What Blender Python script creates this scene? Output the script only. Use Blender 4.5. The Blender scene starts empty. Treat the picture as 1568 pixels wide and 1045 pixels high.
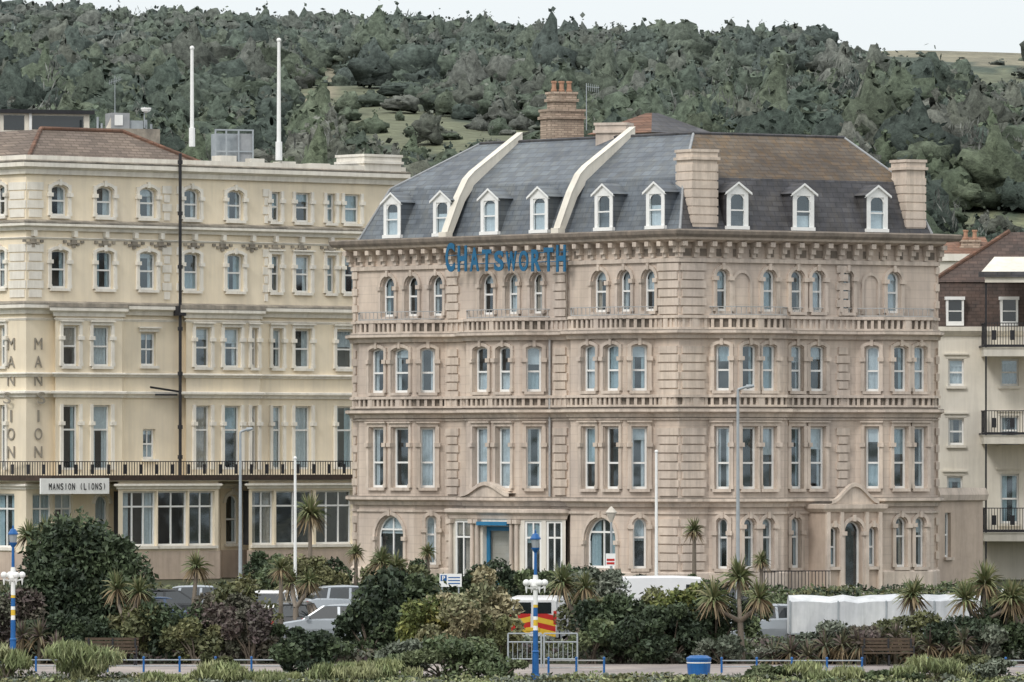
import bpy, math, random
import numpy as np
from mathutils import Vector, noise
random.seed(7); rng=np.random.default_rng(7)
F=10800.0; EYE=6.0; HY=690.0; CX=784.0
def X(px,d): return (px-CX)/F*d
def Z(py,d): return EYE-(py-HY)*d/F
scene=bpy.context.scene
# ------------------------------------------------------------------ materials
MATS={}
def N(nt,t,**k):
    n=nt.nodes.new(t)
    for a,v in k.items(): setattr(n,a,v)
    return n
def pm(name,c1,c2,scale=3.0,rough=.8,bump=.15,streak=0.0,streakcol=None,course=0.0,cdepth=.4,brick=None,spec=.3,metal=0.0,patch=0.0):
    m=bpy.data.materials.new(name); m.use_nodes=True; nt=m.node_tree; L=nt.links
    bs=nt.nodes['Principled BSDF']; bs.inputs['Roughness'].default_value=rough
    bs.inputs['Specular IOR Level'].default_value=spec; bs.inputs['Metallic'].default_value=metal
    geo=N(nt,'ShaderNodeNewGeometry')
    n1=N(nt,'ShaderNodeTexNoise'); n1.inputs['Scale'].default_value=scale; n1.inputs['Detail'].default_value=4; n1.inputs['Roughness'].default_value=.65
    L.new(geo.outputs['Position'],n1.inputs['Vector'])
    r=N(nt,'ShaderNodeValToRGB'); r.color_ramp.elements[0].position=.3; r.color_ramp.elements[1].position=.7
    r.color_ramp.elements[0].color=(*c2,1); r.color_ramp.elements[1].color=(*c1,1)
    L.new(n1.outputs['Fac'],r.inputs['Fac']); col=r.outputs['Color']; hgt=n1.outputs['Fac']
    if streak>0:
        mp=N(nt,'ShaderNodeMapping'); mp.inputs['Scale'].default_value=(1.6,1.6,.13)
        L.new(geo.outputs['Position'],mp.inputs['Vector'])
        n2=N(nt,'ShaderNodeTexNoise'); n2.inputs['Scale'].default_value=1.6; n2.inputs['Detail'].default_value=5; n2.inputs['Roughness'].default_value=.7
        L.new(mp.outputs['Vector'],n2.inputs['Vector'])
        r2=N(nt,'ShaderNodeValToRGB'); r2.color_ramp.elements[0].position=.44; r2.color_ramp.elements[1].position=.74
        r2.color_ramp.elements[0].color=(0,0,0,1); r2.color_ramp.elements[1].color=(streak,streak,streak,1)
        L.new(n2.outputs['Fac'],r2.inputs['Fac'])
        mx=N(nt,'ShaderNodeMixRGB'); mx.inputs['Color2'].default_value=(*(streakcol or tuple(x*.5 for x in c2)),1)
        L.new(r2.outputs['Color'],mx.inputs['Fac']); L.new(col,mx.inputs['Color1']); col=mx.outputs['Color']
    if patch>0:
        n3=N(nt,'ShaderNodeTexNoise'); n3.inputs['Scale'].default_value=.35; n3.inputs['Detail'].default_value=4; L.new(geo.outputs['Position'],n3.inputs['Vector'])
        r3=N(nt,'ShaderNodeValToRGB'); r3.color_ramp.elements[0].position=.35; r3.color_ramp.elements[1].position=.65
        r3.color_ramp.elements[0].color=(1-patch,1-patch,1-patch*.9,1); r3.color_ramp.elements[1].color=(1.05,1.04,1.02,1)
        L.new(n3.outputs['Fac'],r3.inputs['Fac']); mx=N(nt,'ShaderNodeMixRGB',blend_type='MULTIPLY'); mx.inputs['Fac'].default_value=1
        L.new(col,mx.inputs['Color1']); L.new(r3.outputs['Color'],mx.inputs['Color2']); col=mx.outputs['Color']
    if course>0:
        sp=N(nt,'ShaderNodeSeparateXYZ'); L.new(geo.outputs['Position'],sp.inputs[0])
        dv=N(nt,'ShaderNodeMath',operation='DIVIDE'); dv.inputs[1].default_value=course; L.new(sp.outputs['Z'],dv.inputs[0])
        fr=N(nt,'ShaderNodeMath',operation='FRACT'); L.new(dv.outputs[0],fr.inputs[0])
        lt=N(nt,'ShaderNodeMath',operation='LESS_THAN'); lt.inputs[1].default_value=.10; L.new(fr.outputs[0],lt.inputs[0])
        ml=N(nt,'ShaderNodeMath',operation='MULTIPLY'); ml.inputs[1].default_value=cdepth; L.new(lt.outputs[0],ml.inputs[0])
        mx=N(nt,'ShaderNodeMixRGB'); mx.inputs['Color2'].default_value=(*[x*.55 for x in c2],1)
        L.new(ml.outputs[0],mx.inputs['Fac']); L.new(col,mx.inputs['Color1']); col=mx.outputs['Color']
    if brick:
        ux,uy,bw,bh,amt=brick
        dp=N(nt,'ShaderNodeVectorMath',operation='DOT_PRODUCT'); dp.inputs[1].default_value=(ux,uy,0); L.new(geo.outputs['Position'],dp.inputs[0])
        sp=N(nt,'ShaderNodeSeparateXYZ'); L.new(geo.outputs['Position'],sp.inputs[0])
        cb=N(nt,'ShaderNodeCombineXYZ'); L.new(dp.outputs['Value'],cb.inputs[0]); L.new(sp.outputs['Z'],cb.inputs[1])
        bk=N(nt,'ShaderNodeTexBrick'); bk.inputs['Scale'].default_value=1; bk.inputs['Brick Width'].default_value=bw; bk.inputs['Row Height'].default_value=bh
        bk.inputs['Mortar Size'].default_value=.018; bk.inputs['Color1'].default_value=(1.3,1.3,1.3,1); bk.inputs['Color2'].default_value=(.68,.68,.68,1); bk.inputs['Mortar'].default_value=(.4,.4,.4,1)
        L.new(cb.outputs[0],bk.inputs['Vector'])
        mx=N(nt,'ShaderNodeMixRGB',blend_type='MULTIPLY'); mx.inputs['Fac'].default_value=amt
        L.new(col,mx.inputs['Color1']); L.new(bk.outputs['Color'],mx.inputs['Color2']); col=mx.outputs['Color']
    L.new(col,bs.inputs['Base Color'])
    if bump>0:
        bp=N(nt,'ShaderNodeBump'); bp.inputs['Strength'].default_value=bump; bp.inputs['Distance'].default_value=.04
        L.new(hgt,bp.inputs['Height']); L.new(bp.outputs['Normal'],bs.inputs['Normal'])
    MATS[name]=m; return m
pm('stone',(.65,.55,.465),(.555,.465,.39),1.3,streak=.55,streakcol=(.34,.29,.25),course=.37,cdepth=.24,patch=.17)
pm('stonetrim',(.68,.585,.50),(.56,.475,.40),2.5,streak=.65,streakcol=(.26,.225,.19),patch=.18)
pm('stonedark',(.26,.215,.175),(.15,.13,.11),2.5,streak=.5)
pm('stonepink',(.55,.45,.37),(.47,.38,.31),2,streak=.4,patch=.12)
pm('cream',(.82,.725,.565),(.76,.665,.51),.8,streak=.33,streakcol=(.50,.45,.37),patch=.10)
pm('creamtrim',(.82,.785,.71),(.73,.69,.61),2.0,streak=.45,streakcol=(.42,.38,.32),patch=.1)
pm('weathered',(.42,.37,.30),(.16,.145,.125),1.6,streak=.6,streakcol=(.1,.09,.08))
pm('offwhite',(.75,.71,.63),(.67,.63,.55),1,streak=.35,patch=.08)
pm('paint',(.82,.82,.80),(.74,.74,.72),4,rough=.45,bump=.03)
pm('palewood',(.62,.57,.50),(.5,.46,.4),3,rough=.6)
pm('slate',(.145,.17,.195),(.09,.105,.125),1.2,rough=.5,brick=(.666,-.747,.55,.22,.6),streak=.5,streakcol=(.21,.21,.18),spec=.5,patch=.25)
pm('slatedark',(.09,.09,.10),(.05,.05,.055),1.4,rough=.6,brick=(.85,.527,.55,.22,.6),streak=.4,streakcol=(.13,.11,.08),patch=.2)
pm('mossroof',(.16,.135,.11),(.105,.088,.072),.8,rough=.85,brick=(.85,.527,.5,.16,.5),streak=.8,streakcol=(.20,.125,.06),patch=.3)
pm('redtile',(.25,.13,.085),(.15,.09,.065),1.3,rough=.85,brick=(.8,.3,.4,.14,.6),streak=.4,streakcol=(.13,.11,.09),patch=.2)
pm('browntile',(.23,.18,.145),(.17,.135,.11),1.2,rough=.85,brick=(.9,.3,.4,.14,.7),streak=.5,streakcol=(.15,.12,.10),patch=.2)
pm('brickbuff',(.50,.40,.31),(.36,.27,.21),2,brick=(.8,.5,.3,.1,.7),streak=.4)
pm('pot',(.45,.26,.17),(.33,.19,.13),4)
pm('lead',(.34,.35,.36),(.25,.26,.27),3,rough=.5)
pm('iron',(.03,.03,.035),(.018,.018,.02),8,rough=.5)
pm('rust',(.07,.045,.035),(.03,.025,.02),5,rough=.8)
pm('ironpale',(.42,.42,.41),(.3,.3,.3),8,rough=.5)
pm('galv',(.36,.39,.41),(.28,.31,.33),4,rough=.5)
pm('signblue',(.02,.13,.25),(.015,.10,.20),3,rough=.5,bump=0)
pm('doorblue',(.03,.18,.34),(.02,.14,.27),3,rough=.4)
pm('lampblue',(.02,.12,.34),(.015,.09,.27),5,rough=.35)
pm('yellow',(.70,.47,.05),(.6,.38,.03),5,rough=.5)
pm('red',(.50,.03,.025),(.4,.025,.02),5,rough=.4)
pm('lettergrey',(.30,.27,.22),(.23,.21,.18),3)
pm('interior',(.035,.036,.038),(.018,.018,.019),1,rough=.9,bump=0)
pm('curtain',(.64,.68,.69),(.48,.52,.54),9,rough=.9,bump=.2,streak=.6,streakcol=(.34,.38,.41))
pm('curtainblue',(.42,.52,.55),(.32,.41,.44),9,rough=.9,bump=.2,streak=.5,streakcol=(.22,.29,.33))
pm('curtainwarm',(.5,.43,.35),(.36,.3,.25),9,rough=.9,streak=.5)
pm('asphalt',(.07,.07,.07),(.05,.05,.051),8,rough=.9,patch=.3)
pm('pavement',(.38,.335,.31),(.29,.255,.235),2,rough=.9,patch=.3)
pm('kerb',(.4,.38,.35),(.3,.29,.27),3,rough=.9)
pm('marking',(.7,.7,.66),(.6,.6,.56),6,rough=.8)
pm('grassground',(.09,.095,.045),(.045,.05,.028),.9,rough=.95,patch=.4)
pm('carwhite',(.72,.72,.72),(.66,.66,.67),1,rough=.25,bump=0,spec=.6)
pm('carsilver',(.40,.43,.46),(.36,.39,.42),1,rough=.28,bump=0,spec=.6,metal=.3)
pm('carblack',(.02,.022,.025),(.015,.016,.018),1,rough=.2,bump=0,spec=.6)
pm('carblue',(.04,.07,.13),(.03,.055,.1),1,rough=.25,bump=0,spec=.6)
pm('carglass',(.02,.025,.03),(.015,.02,.022),1,rough=.06,bump=0,spec=.9)
pm('rubber',(.02,.02,.02),(.014,.014,.014),6,rough=.9)
pm('canvas',(.66,.67,.68),(.52,.54,.56),1.2,rough=.7,bump=.4,streak=.6,streakcol=(.32,.34,.34),patch=.18)
pm('woodbench',(.10,.07,.05),(.06,.045,.03),6)
pm('terracedark',(.12,.08,.065),(.06,.048,.043),1.4,rough=.8,brick=(1,0,.4,.16,.6),streak=.4)
m=bpy.data.materials.new('glass'); m.use_nodes=True; nt=m.node_tree; nt.nodes.clear()
o=N(nt,'ShaderNodeOutputMaterial'); mx=N(nt,'ShaderNodeMixShader'); g=N(nt,'ShaderNodeBsdfGlossy'); t=N(nt,'ShaderNodeBsdfTransparent')
g.inputs['Roughness'].default_value=.08; g.inputs['Color'].default_value=(.82,.93,1,1); t.inputs['Color'].default_value=(.84,.9,.93,1)
mx.inputs[0].default_value=.16
nz=N(nt,'ShaderNodeTexNoise'); nz.inputs['Scale'].default_value=.9; nz.inputs['Detail'].default_value=1; bp=N(nt,'ShaderNodeBump'); bp.inputs['Strength'].default_value=.35; bp.inputs['Distance'].default_value=.05
gg=N(nt,'ShaderNodeNewGeometry'); nt.links.new(gg.outputs['Position'],nz.inputs['Vector']); nt.links.new(nz.outputs['Fac'],bp.inputs['Height']); nt.links.new(bp.outputs['Normal'],g.inputs['Normal'])
nt.links.new(t.outputs[0],mx.inputs[1]); nt.links.new(g.outputs[0],mx.inputs[2]); nt.links.new(mx.outputs[0],o.inputs[0]); MATS['glass']=m
def colattr(name,ns=0,bdist=.5,lo=.65,hi=1.3):
    m=bpy.data.materials.new(name); m.use_nodes=True; nt=m.node_tree; L=nt.links; bs=nt.nodes['Principled BSDF']
    a=N(nt,'ShaderNodeAttribute',attribute_name='Col'); bs.inputs['Roughness'].default_value=.9 if ns else .6; bs.inputs['Specular IOR Level'].default_value=.1 if ns else .3
    col=a.outputs['Color']
    if ns:
        geo=N(nt,'ShaderNodeNewGeometry'); n1=N(nt,'ShaderNodeTexNoise'); n1.inputs['Scale'].default_value=ns; n1.inputs['Detail'].default_value=4; n1.inputs['Roughness'].default_value=.75; L.new(geo.outputs['Position'],n1.inputs['Vector'])
        r=N(nt,'ShaderNodeValToRGB'); r.color_ramp.elements[0].position=.36; r.color_ramp.elements[1].position=.66; r.color_ramp.elements[0].color=(lo,lo,lo,1); r.color_ramp.elements[1].color=(hi,hi,hi*.97,1); L.new(n1.outputs['Fac'],r.inputs['Fac'])
        mx=N(nt,'ShaderNodeMixRGB',blend_type='MULTIPLY'); mx.inputs['Fac'].default_value=1; L.new(col,mx.inputs['Color1']); L.new(r.outputs['Color'],mx.inputs['Color2']); col=mx.outputs['Color']
        bp=N(nt,'ShaderNodeBump'); bp.inputs['Strength'].default_value=.7; bp.inputs['Distance'].default_value=bdist; L.new(n1.outputs['Fac'],bp.inputs['Height']); L.new(bp.outputs['Normal'],bs.inputs['Normal'])
    L.new(col,bs.inputs['Base Color']); MATS[name]=m
colattr('foliage'); colattr('hillfoliage',.8,1.1,.58,1.36); colattr('hillgrass',.3,.8,.7,1.25)
# ------------------------------------------------------------------ builder
class Fr:
    def __init__(s,p0,p1,z=0):
        s.o=Vector(p0); e=Vector(p1); s.L=(e-s.o).length; s.u=(e-s.o)/s.L; s.n=Vector((s.u.y,-s.u.x)); s.z=z
    def P(s,a,d,z): return (s.o.x+s.u.x*a+s.n.x*d, s.o.y+s.u.y*a+s.n.y*d, z+s.z)
    def s_px(s,px):
        k=(px-CX)/F; return (k*s.o.y-s.o.x)/(s.u.x-k*s.u.y)
    def d_px(s,px): return s.o.y+s.u.y*s.s_px(px)
class B:
    def __init__(s,name,loc=(0,0,0)): s.name=name; s.loc=Vector(loc); s.b={}
    def f(s,key,pts):
        v,f=s.b.setdefault(key,([],[])); n=len(v); v.extend(pts); f.append(tuple(range(n,n+len(pts))))
    def box(s,key,fr,a0,a1,d0,d1,z0,z1):
        P=fr.P; c=[P(a,d,z) for z in (z0,z1) for d in (d0,d1) for a in (a0,a1)]
        v,f=s.b.setdefault(key,([],[])); n=len(v); v.extend(c)
        for q in ((0,1,3,2),(4,6,7,5),(0,4,5,1),(2,3,7,6),(0,2,6,4),(1,5,7,3)): f.append(tuple(n+i for i in q))
    def tube(s,key,p0,p1,r0,r1,n=8,cap=True):
        p0=Vector(p0);p1=Vector(p1);ax=(p1-p0).normalized(); a=ax.orthogonal().normalized(); b=ax.cross(a)
        v,f=s.b.setdefault(key,([],[])); k=len(v)
        for p,r in ((p0,r0),(p1,r1)):
            for i in range(n):
                t=2*math.pi*i/n; v.append(tuple(p+(a*math.cos(t)+b*math.sin(t))*r))
        for i in range(n): f.append((k+i,k+(i+1)%n,k+n+(i+1)%n,k+n+i))
        if cap: f.append(tuple(k+i for i in range(n))[::-1]); f.append(tuple(k+n+i for i in range(n)))
    def lathe(s,key,c,prof,n=12):
        v,f=s.b.setdefault(key,([],[])); k=len(v)
        for r,z in prof:
            for i in range(n):
                t=2*math.pi*i/n; v.append((c[0]+r*math.cos(t),c[1]+r*math.sin(t),c[2]+z))
        for j in range(len(prof)-1):
            for i in range(n): f.append((k+j*n+i,k+j*n+(i+1)%n,k+(j+1)*n+(i+1)%n,k+(j+1)*n+i))
    def finish(s):
        e=bpy.data.objects.new(s.name,None); scene.collection.objects.link(e); e.location=s.loc; e.empty_display_size=.5
        for key,(v,f) in s.b.items():
            part,mat=key.split(':')
            me=bpy.data.meshes.new(part); me.from_pydata([(a[0]-s.loc.x,a[1]-s.loc.y,a[2]-s.loc.z) for a in v],[],f)
            me.materials.append(MATS[mat]); me.update()
            ob=bpy.data.objects.new(part,me); scene.collection.objects.link(ob); ob.parent=e
        return e
def sphere(b,key,c,r,n=10):
    b.lathe(key,c,[(max(r*math.sin(math.pi*i/8),.001),-r*math.cos(math.pi*i/8)) for i in range(9)],n)
def miters(pts):
    P=[Vector(p) for p in pts]; ns=[]
    for i in range(len(P)-1):
        u=(P[i+1]-P[i]).normalized(); ns.append(Vector((u.y,-u.x)))
    out=[]
    for i in range(len(P)):
        if i==0: m=ns[0]
        elif i==len(P)-1: m=ns[-1]
        else:
            a,c=ns[i-1],ns[i]; m=(a+c)/max(1+a.dot(c),.35)
        out.append(m)
    return P,out
def molding(b,key,pts,prof):
    P,M=miters(pts)
    for i in range(len(P)-1):
        for j in range(len(prof)-1):
            q=[]
            for (k,jj) in ((i,j),(i+1,j),(i+1,j+1),(i,j+1)):
                p=P[k]+M[k]*prof[jj][0]; q.append((p.x,p.y,prof[jj][1]))
            b.f(key,q)
    for k in (0,len(P)-1):
        b.f(key,[((P[k]+M[k]*d).x,(P[k]+M[k]*d).y,z) for d,z in prof])
def boxprof(d,z0,z1,back=-.02): return [(back,z0),(d,z0),(d,z1),(back,z1)]
def along(b,key,pts,sp,w,d0,d1,z0,z1):
    for i in range(len(pts)-1):
        fr=Fr(pts[i],pts[i+1]); n=int(fr.L/sp)
        if fr.L<sp*.8: continue
        n=max(n,1)
        for k in range(n):
            c=(k+.5)*fr.L/n; b.box(key,fr,c-w/2,c+w/2,d0,d1,z0,z1)
def balustrade(b,key,pts,z0,z1,d=.08,sp=.30,w=.13):
    molding(b,key,pts,boxprof(d+.04,z0,z0+.09)); molding(b,key,pts,boxprof(d+.06,z1-.12,z1))
    along(b,key,pts,sp,w,d-.08,d,z0+.085,z1-.115)
    along(b,key,pts,1.8,.28,d-.1,d+.03,z0+.08,z1-.11)
def railing(b,key,pts,z0,z1,d=.1,sp=.16,t=.025):
    molding(b,key,pts,boxprof(d+.03,z1-.04,z1,d-.03)); molding(b,key,pts,boxprof(d+.02,z0,z0+.04,d-.02))
    along(b,key,pts,sp,t,d-.012,d+.012,z0+.03,z1-.03)
def window(b,fr,s0,s1,z0,z1,rise=0,o={}):
    wl=o.get('wl','walls:stone'); tr=o.get('tr','trim:stonetrim'); fm=o.get('fm','window_frames:paint'); dp=o.get('dp',.24); fw=o.get('fw',.085)
    P=fr.P; w=s1-s0; cx=(s0+s1)/2; zs=z1-rise; NA=10 if rise>0 else 0
    arc=[(cx-w/2*math.cos(math.pi*i/NA),zs+rise*math.sin(math.pi*i/NA)) for i in range(NA+1)] if NA else [(s0,z1),(s1,z1)]
    if NA:
        for i in range(NA):
            a,c=arc[i],arc[i+1]; b.f(wl,[P(a[0],0,a[1]),P(c[0],0,c[1]),P(c[0],0,z1),P(a[0],0,z1)])
            ia=(cx+(a[0]-cx)*(1-2*fw/w),a[1]-fw*.8 if rise>.1 else a[1]-fw); ic=(cx+(c[0]-cx)*(1-2*fw/w),c[1]-fw*.8 if rise>.1 else c[1]-fw)
            b.f(fm,[P(a[0],-dp+.07,a[1]),P(c[0],-dp+.07,c[1]),P(ic[0],-dp+.07,ic[1]),P(ia[0],-dp+.07,ia[1])])
    for i in range(len(arc)-1):
        a,c=arc[i],arc[i+1]; b.f(wl,[P(a[0],0,a[1]),P(c[0],0,c[1]),P(c[0],-dp,c[1]),P(a[0],-dp,a[1])])
    for s in (s0,s1):
        b.f(wl,[P(s,0,z0),P(s,0,zs),P(s,-dp,zs),P(s,-dp,z0)])
    b.f(wl,[P(s0,0,z0),P(s1,0,z0),P(s1,-dp,z0),P(s0,-dp,z0)])
    D=-dp-.45
    for q in ([P(s0,D,z0),P(s1,D,z0),P(s1,D,z1),P(s0,D,z1)],[P(s0,-dp,z0),P(s0,D,z0),P(s0,D,z1),P(s0,-dp,z1)],[P(s1,-dp,z0),P(s1,D,z0),P(s1,D,z1),P(s1,-dp,z1)],[P(s0,-dp,z1),P(s1,-dp,z1),P(s1,D,z1),P(s0,D,z1)],[P(s0,-dp,z0),P(s1,-dp,z0),P(s1,D,z0),P(s0,D,z0)]): b.f('interior:interior',q)
    f0,f1=-dp+.003,-dp+.068
    b.box(fm,fr,s0+.002,s0+fw,f0,f1,z0+.002,zs); b.box(fm,fr,s1-fw,s1-.002,f0,f1,z0+.002,zs)
    b.box(fm,fr,s0+fw,s1-fw,f0,f1-.004,z0+.003,z0+fw+.02)
    if not NA: b.box(fm,fr,s0+fw,s1-fw,f0,f1-.004,z1-fw,z1-.003)
    st=o.get('st',1); zm=z0+(z1-z0)*o.get('rail',.5)
    if st in (1,2): b.box(fm,fr,s0+fw,s1-fw,f0+.01,f1+.004,zm-.04,zm+.04)
    if st==2: b.box(fm,fr,cx-.025,cx+.025,f0+.012,f1-.01,z0+fw,z1-(.12 if NA else fw))
    if st==3:
        nv=o.get('nv',3); zt=z0+(z1-z0)*.72
        b.box(fm,fr,s0+fw,s1-fw,f0+.01,f1+.004,zt-.04,zt+.04)
        for k in range(1,nv): c=s0+w*k/nv; b.box(fm,fr,c-.035,c+.035,f0+.012,f1,z0+fw,z1-(.1 if NA else fw))
    g=-dp+.02; b.f('glass:glass',[P(s0+.01,g,z0+.01),P(s1-.01,g,z0+.01),P(s1-.01,g,z1-.01),P(s0+.01,g,z1-.01)])
    c=-dp-.06; rr=random.random(); ck='curtains:curtain' if rr<.5 else ('curtains_blue:curtainblue' if rr<.9 else 'curtains_warm:curtainwarm')
    cu=o.get('cu',1); r=random.random()
    def cq(a0,a1,za,zb,dd=c):
        n=max(2,int((a1-a0)/.09)); 
        for i in range(n):
            x0=a0+(a1-a0)*i/n; x1=a0+(a1-a0)*(i+1)/n; e0=dd+(.03 if i%2 else -.03); e1=dd+(-.03 if i%2 else .03)
            b.f(ck,[P(x0,e0,za),P(x1,e1,za),P(x1,e1,zb),P(x0,e0,zb)])
    if cu and r<.45:
        e=random.uniform(.2,.38)*w; e2=random.uniform(.2,.38)*w; cq(s0+.02,s0+e,z0,z1); cq(s1-e2,s1-.02,z0,z1)
    elif cu and r<.68: cq(s0+.02,s1-.02,z0,z1)
    elif cu and r<.8: cq(s0+.02,s1-.02,z0,zm)
    elif cu and r<.94: cq(s0+.02,s1-.02,zm+random.uniform(-.2,.5),z1,c+.01)
    if cu and random.random()<.35:
        zz=z1-random.uniform(.15,.4)*(z1-z0); b.f('curtains:curtain',[P(s0+.03,c+.045,zz),P(s1-.03,c+.045,zz),P(s1-.03,c+.045,z1),P(s0+.03,c+.045,z1)])
    if o.get('sill',1): b.box(tr,fr,s0-.1,s1+.1,-.02,.14,z0-.13,z0-.002)
    if o.get('hood',0):
        hd=o.get('hd',.10)
        if NA:
            i1,o1=.05,.2
            for i in range(NA):
                q=[]
                for j in (i,i+1):
                    t=math.pi*j/NA; q.append(((cx-(w/2+i1)*math.cos(t),zs+(rise+i1)*math.sin(t)),(cx-(w/2+o1)*math.cos(t),zs+(rise+o1)*math.sin(t))))
                (a,A),(c2,C)=q
                b.f(tr,[P(a[0],hd,a[1]),P(c2[0],hd,c2[1]),P(C[0],hd,C[1]),P(A[0],hd,A[1])])
                b.f(tr,[P(A[0],hd,A[1]),P(C[0],hd,C[1]),P(C[0],0,C[1]),P(A[0],0,A[1])])
                b.f(tr,[P(a[0],hd,a[1]),P(c2[0],hd,c2[1]),P(c2[0],0,c2[1]),P(a[0],0,a[1])])
            b.box(tr,fr,cx-.07,cx+.07,0,hd+.05,z1+.0,z1+.28)
        else:
            b.box(tr,fr,s0-.14,s1+.14,-.02,hd-.02,z1+.045,z1+.2); b.box(tr,fr,s0-.2,s1+.2,-.02,hd+.08,z1+.2,z1+.27)
    if o.get('pil',0):
        zi=zs if NA and rise>.25 else z0+(z1-z0)*.74
        for a0,a1 in ((s0-.18,s0-.02),(s1+.02,s1+.18)):
            b.box(tr,fr,a0,a1,-.02,.10,z0,zi-.16); b.box(tr,fr,a0-.05,a1+.05,-.02,.18,zi-.16,zi+.02)
            b.box(tr,fr,a0-.02,a1+.02,-.02,.12,z0,z0+.16)
            if not(NA and rise>.25): b.box(tr,fr,a0,a1,-.02,.095,zi+.02,z1+.04)
def wall(b,fr,key,z0,z1,holes,a0=0,a1=None):
    a1=fr.L if a1 is None else a1
    ss=sorted({a0,a1,*[h[0] for h in holes],*[h[1] for h in holes]}); zz=sorted({z0,z1,*[h[2] for h in holes],*[h[3] for h in holes]})
    for j in range(len(zz)-1):
        run=None
        for i in range(len(ss)-1):
            c=(ss[i]+ss[i+1])/2; d=(zz[j]+zz[j+1])/2
            hole=any(h[0]<c<h[1] and h[2]<d<h[3] for h in holes)
            if not hole and run is None: run=ss[i]
            if hole and run is not None:
                b.f(key,[fr.P(run,0,zz[j]),fr.P(ss[i],0,zz[j]),fr.P(ss[i],0,zz[j+1]),fr.P(run,0,zz[j+1])]); run=None
        if run is not None: b.f(key,[fr.P(run,0,zz[j]),fr.P(ss[-1],0,zz[j]),fr.P(ss[-1],0,zz[j+1]),fr.P(run,0,zz[j+1])])
def facade(b,pp,z0,z1,wins,o,wl=None):
    wl=wl or o.get('wl','walls:stone')
    for i in range(len(pp)-1):
        (pa,pA),(pb,pB)=pp[i],pp[i+1]; fr=Fr(pA,pB); hs=[]
        for w in wins:
            c=(w[0]+w[1])/2
            if pa<=c<pb:
                s0=max(fr.s_px(w[0]),.12); s1=min(fr.s_px(w[1]),fr.L-.12)
                if s1-s0<.25: continue
                hs.append((s0,s1,w[2],w[3])); rise=w[4]*(s1-s0)/2
                oo=dict(o); oo.update(w[5] if len(w)>5 else {}); window(b,fr,s0,s1,w[2],w[3],rise,oo)
        wall(b,fr,wl,z0,z1,hs)
def quoins(b,key,fr,a0,a1,z0,z1,h=.37,d=.09):
    z=z0;k=0
    while z+h<=z1+.01:
        i=.0 if k%2 else .1; b.box(key,fr,a0+i,a1-i,-.01,d,z+.06,z+h); z+=h;k+=1
def inset(poly,offs):
    n=len(poly); out=[]
    def line(i):
        p=Vector(poly[i]);q=Vector(poly[(i+1)%n]);u=(q-p).normalized(); nn=Vector((-u.y,u.x)); return p+nn*offs[i],u
    for i in range(n):
        p,u=line((i-1)%n); q,v=line(i); cr=u.x*v.y-u.y*v.x
        t=((q.x-p.x)*v.y-(q.y-p.y)*v.x)/cr; r=p+u*t; out.append((r.x,r.y))
    return out
def ring(b,keys,A,za,Bp,zb):
    n=len(A)
    for i in range(n):
        j=(i+1)%n; k=keys[i] if isinstance(keys,list) else keys
        b.f(k,[(*A[i],za),(*A[j],za),(*Bp[j],zb),(*Bp[i],zb)])
def chars(b,key,fr,ch,a0,a1,z0,z1,d0,dep=.08,off=.02):
    cu=bpy.data.curves.new('t','FONT'); cu.body=ch; cu.extrude=.5; cu.offset=off; ob=bpy.data.objects.new('t',cu); scene.collection.objects.link(ob)
    dg=bpy.context.evaluated_depsgraph_get(); me=bpy.data.meshes.new_from_object(ob.evaluated_get(dg))
    vs=[v.co.copy() for v in me.vertices]; fs=[tuple(p.vertices) for p in me.polygons]
    x0=min(v.x for v in vs);x1=max(v.x for v in vs);y0=min(v.y for v in vs);y1=max(v.y for v in vs)
    V,Fc=b.b.setdefault(key,([],[])); k=len(V)
    for v in vs: V.append(fr.P(a0+(v.x-x0)/(x1-x0)*(a1-a0),d0+(v.z+.5)*dep,z0+(v.y-y0)/(y1-y0)*(z1-z0)))
    for f in fs: Fc.append(tuple(k+i for i in f))
    bpy.data.objects.remove(ob); bpy.data.curves.remove(cu); bpy.data.meshes.remove(me)
def chimney(b,key,fr,a0,a1,d0,d1,z0,z1,bands=True,pots=0):
    b.box(key,fr,a0,a1,d0,d1,z0,z1-.45)
    b.box(key,fr,a0-.1,a1+.1,d0-.1,d1+.1,z1-.45,z1-.33); b.box(key,fr,a0-.02,a1+.02,d0-.02,d1+.02,z1-.33,z1-.12); b.box(key,fr,a0-.07,a1+.07,d0-.07,d1+.07,z1-.12,z1)
    if bands:
        z=z0+.3
        while z<z1-.8: b.box(key,fr,a0-.035,a1+.035,d0-.035,d1+.035,z,z+.3); z+=.37
    for k in range(pots):
        c=fr.P(a0+(a1-a0)*(k+.5)/pots,(d0+d1)/2,z1); b.lathe(key.split(':')[0]+'_pots:pot',c,[(.13,0),(.15,.1),(.11,.12),(.1,.4),(.14,.42),(.14,.5),(.1,.5)],8)
# ------------------------------------------------------------------ CHATSWORTH HOTEL
L0=(X(540,316),316.0); C0=(X(1040,300),300.0); R0=(X(1437,307.1),307.1)
E1=Fr(L0,C0); E2=Fr(C0,R0)
D1=E1.d_px; D2=E2.d_px
def pt(px,d): return (px,(X(px,d),d))
lowp=[pt(540,316),pt(547,D1(547)),pt(550,D1(550)-1.6),pt(634,D1(634)-1.6),pt(681,D1(681)),
      pt(713,D1(713)),pt(714,D1(714)-1.6),pt(795,D1(795)-1.6),pt(843,D1(843)),pt(872,D1(872)),pt(874,D1(874)-1.6),pt(955,D1(955)-1.6),pt(1002,D1(1002)),
      pt(1040,300),pt(1085,D2(1085)),pt(1125,D2(1125)-1.05),pt(1200,D2(1200)-1.05),pt(1207,D2(1207)),pt(1310,D2(1310)),pt(1352,D2(1352)-1.05),pt(1425,D2(1425)-1.05),pt(1431,D2(1431)),pt(1437,307.1)]
lowxy=[p[1] for p in lowp]
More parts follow.
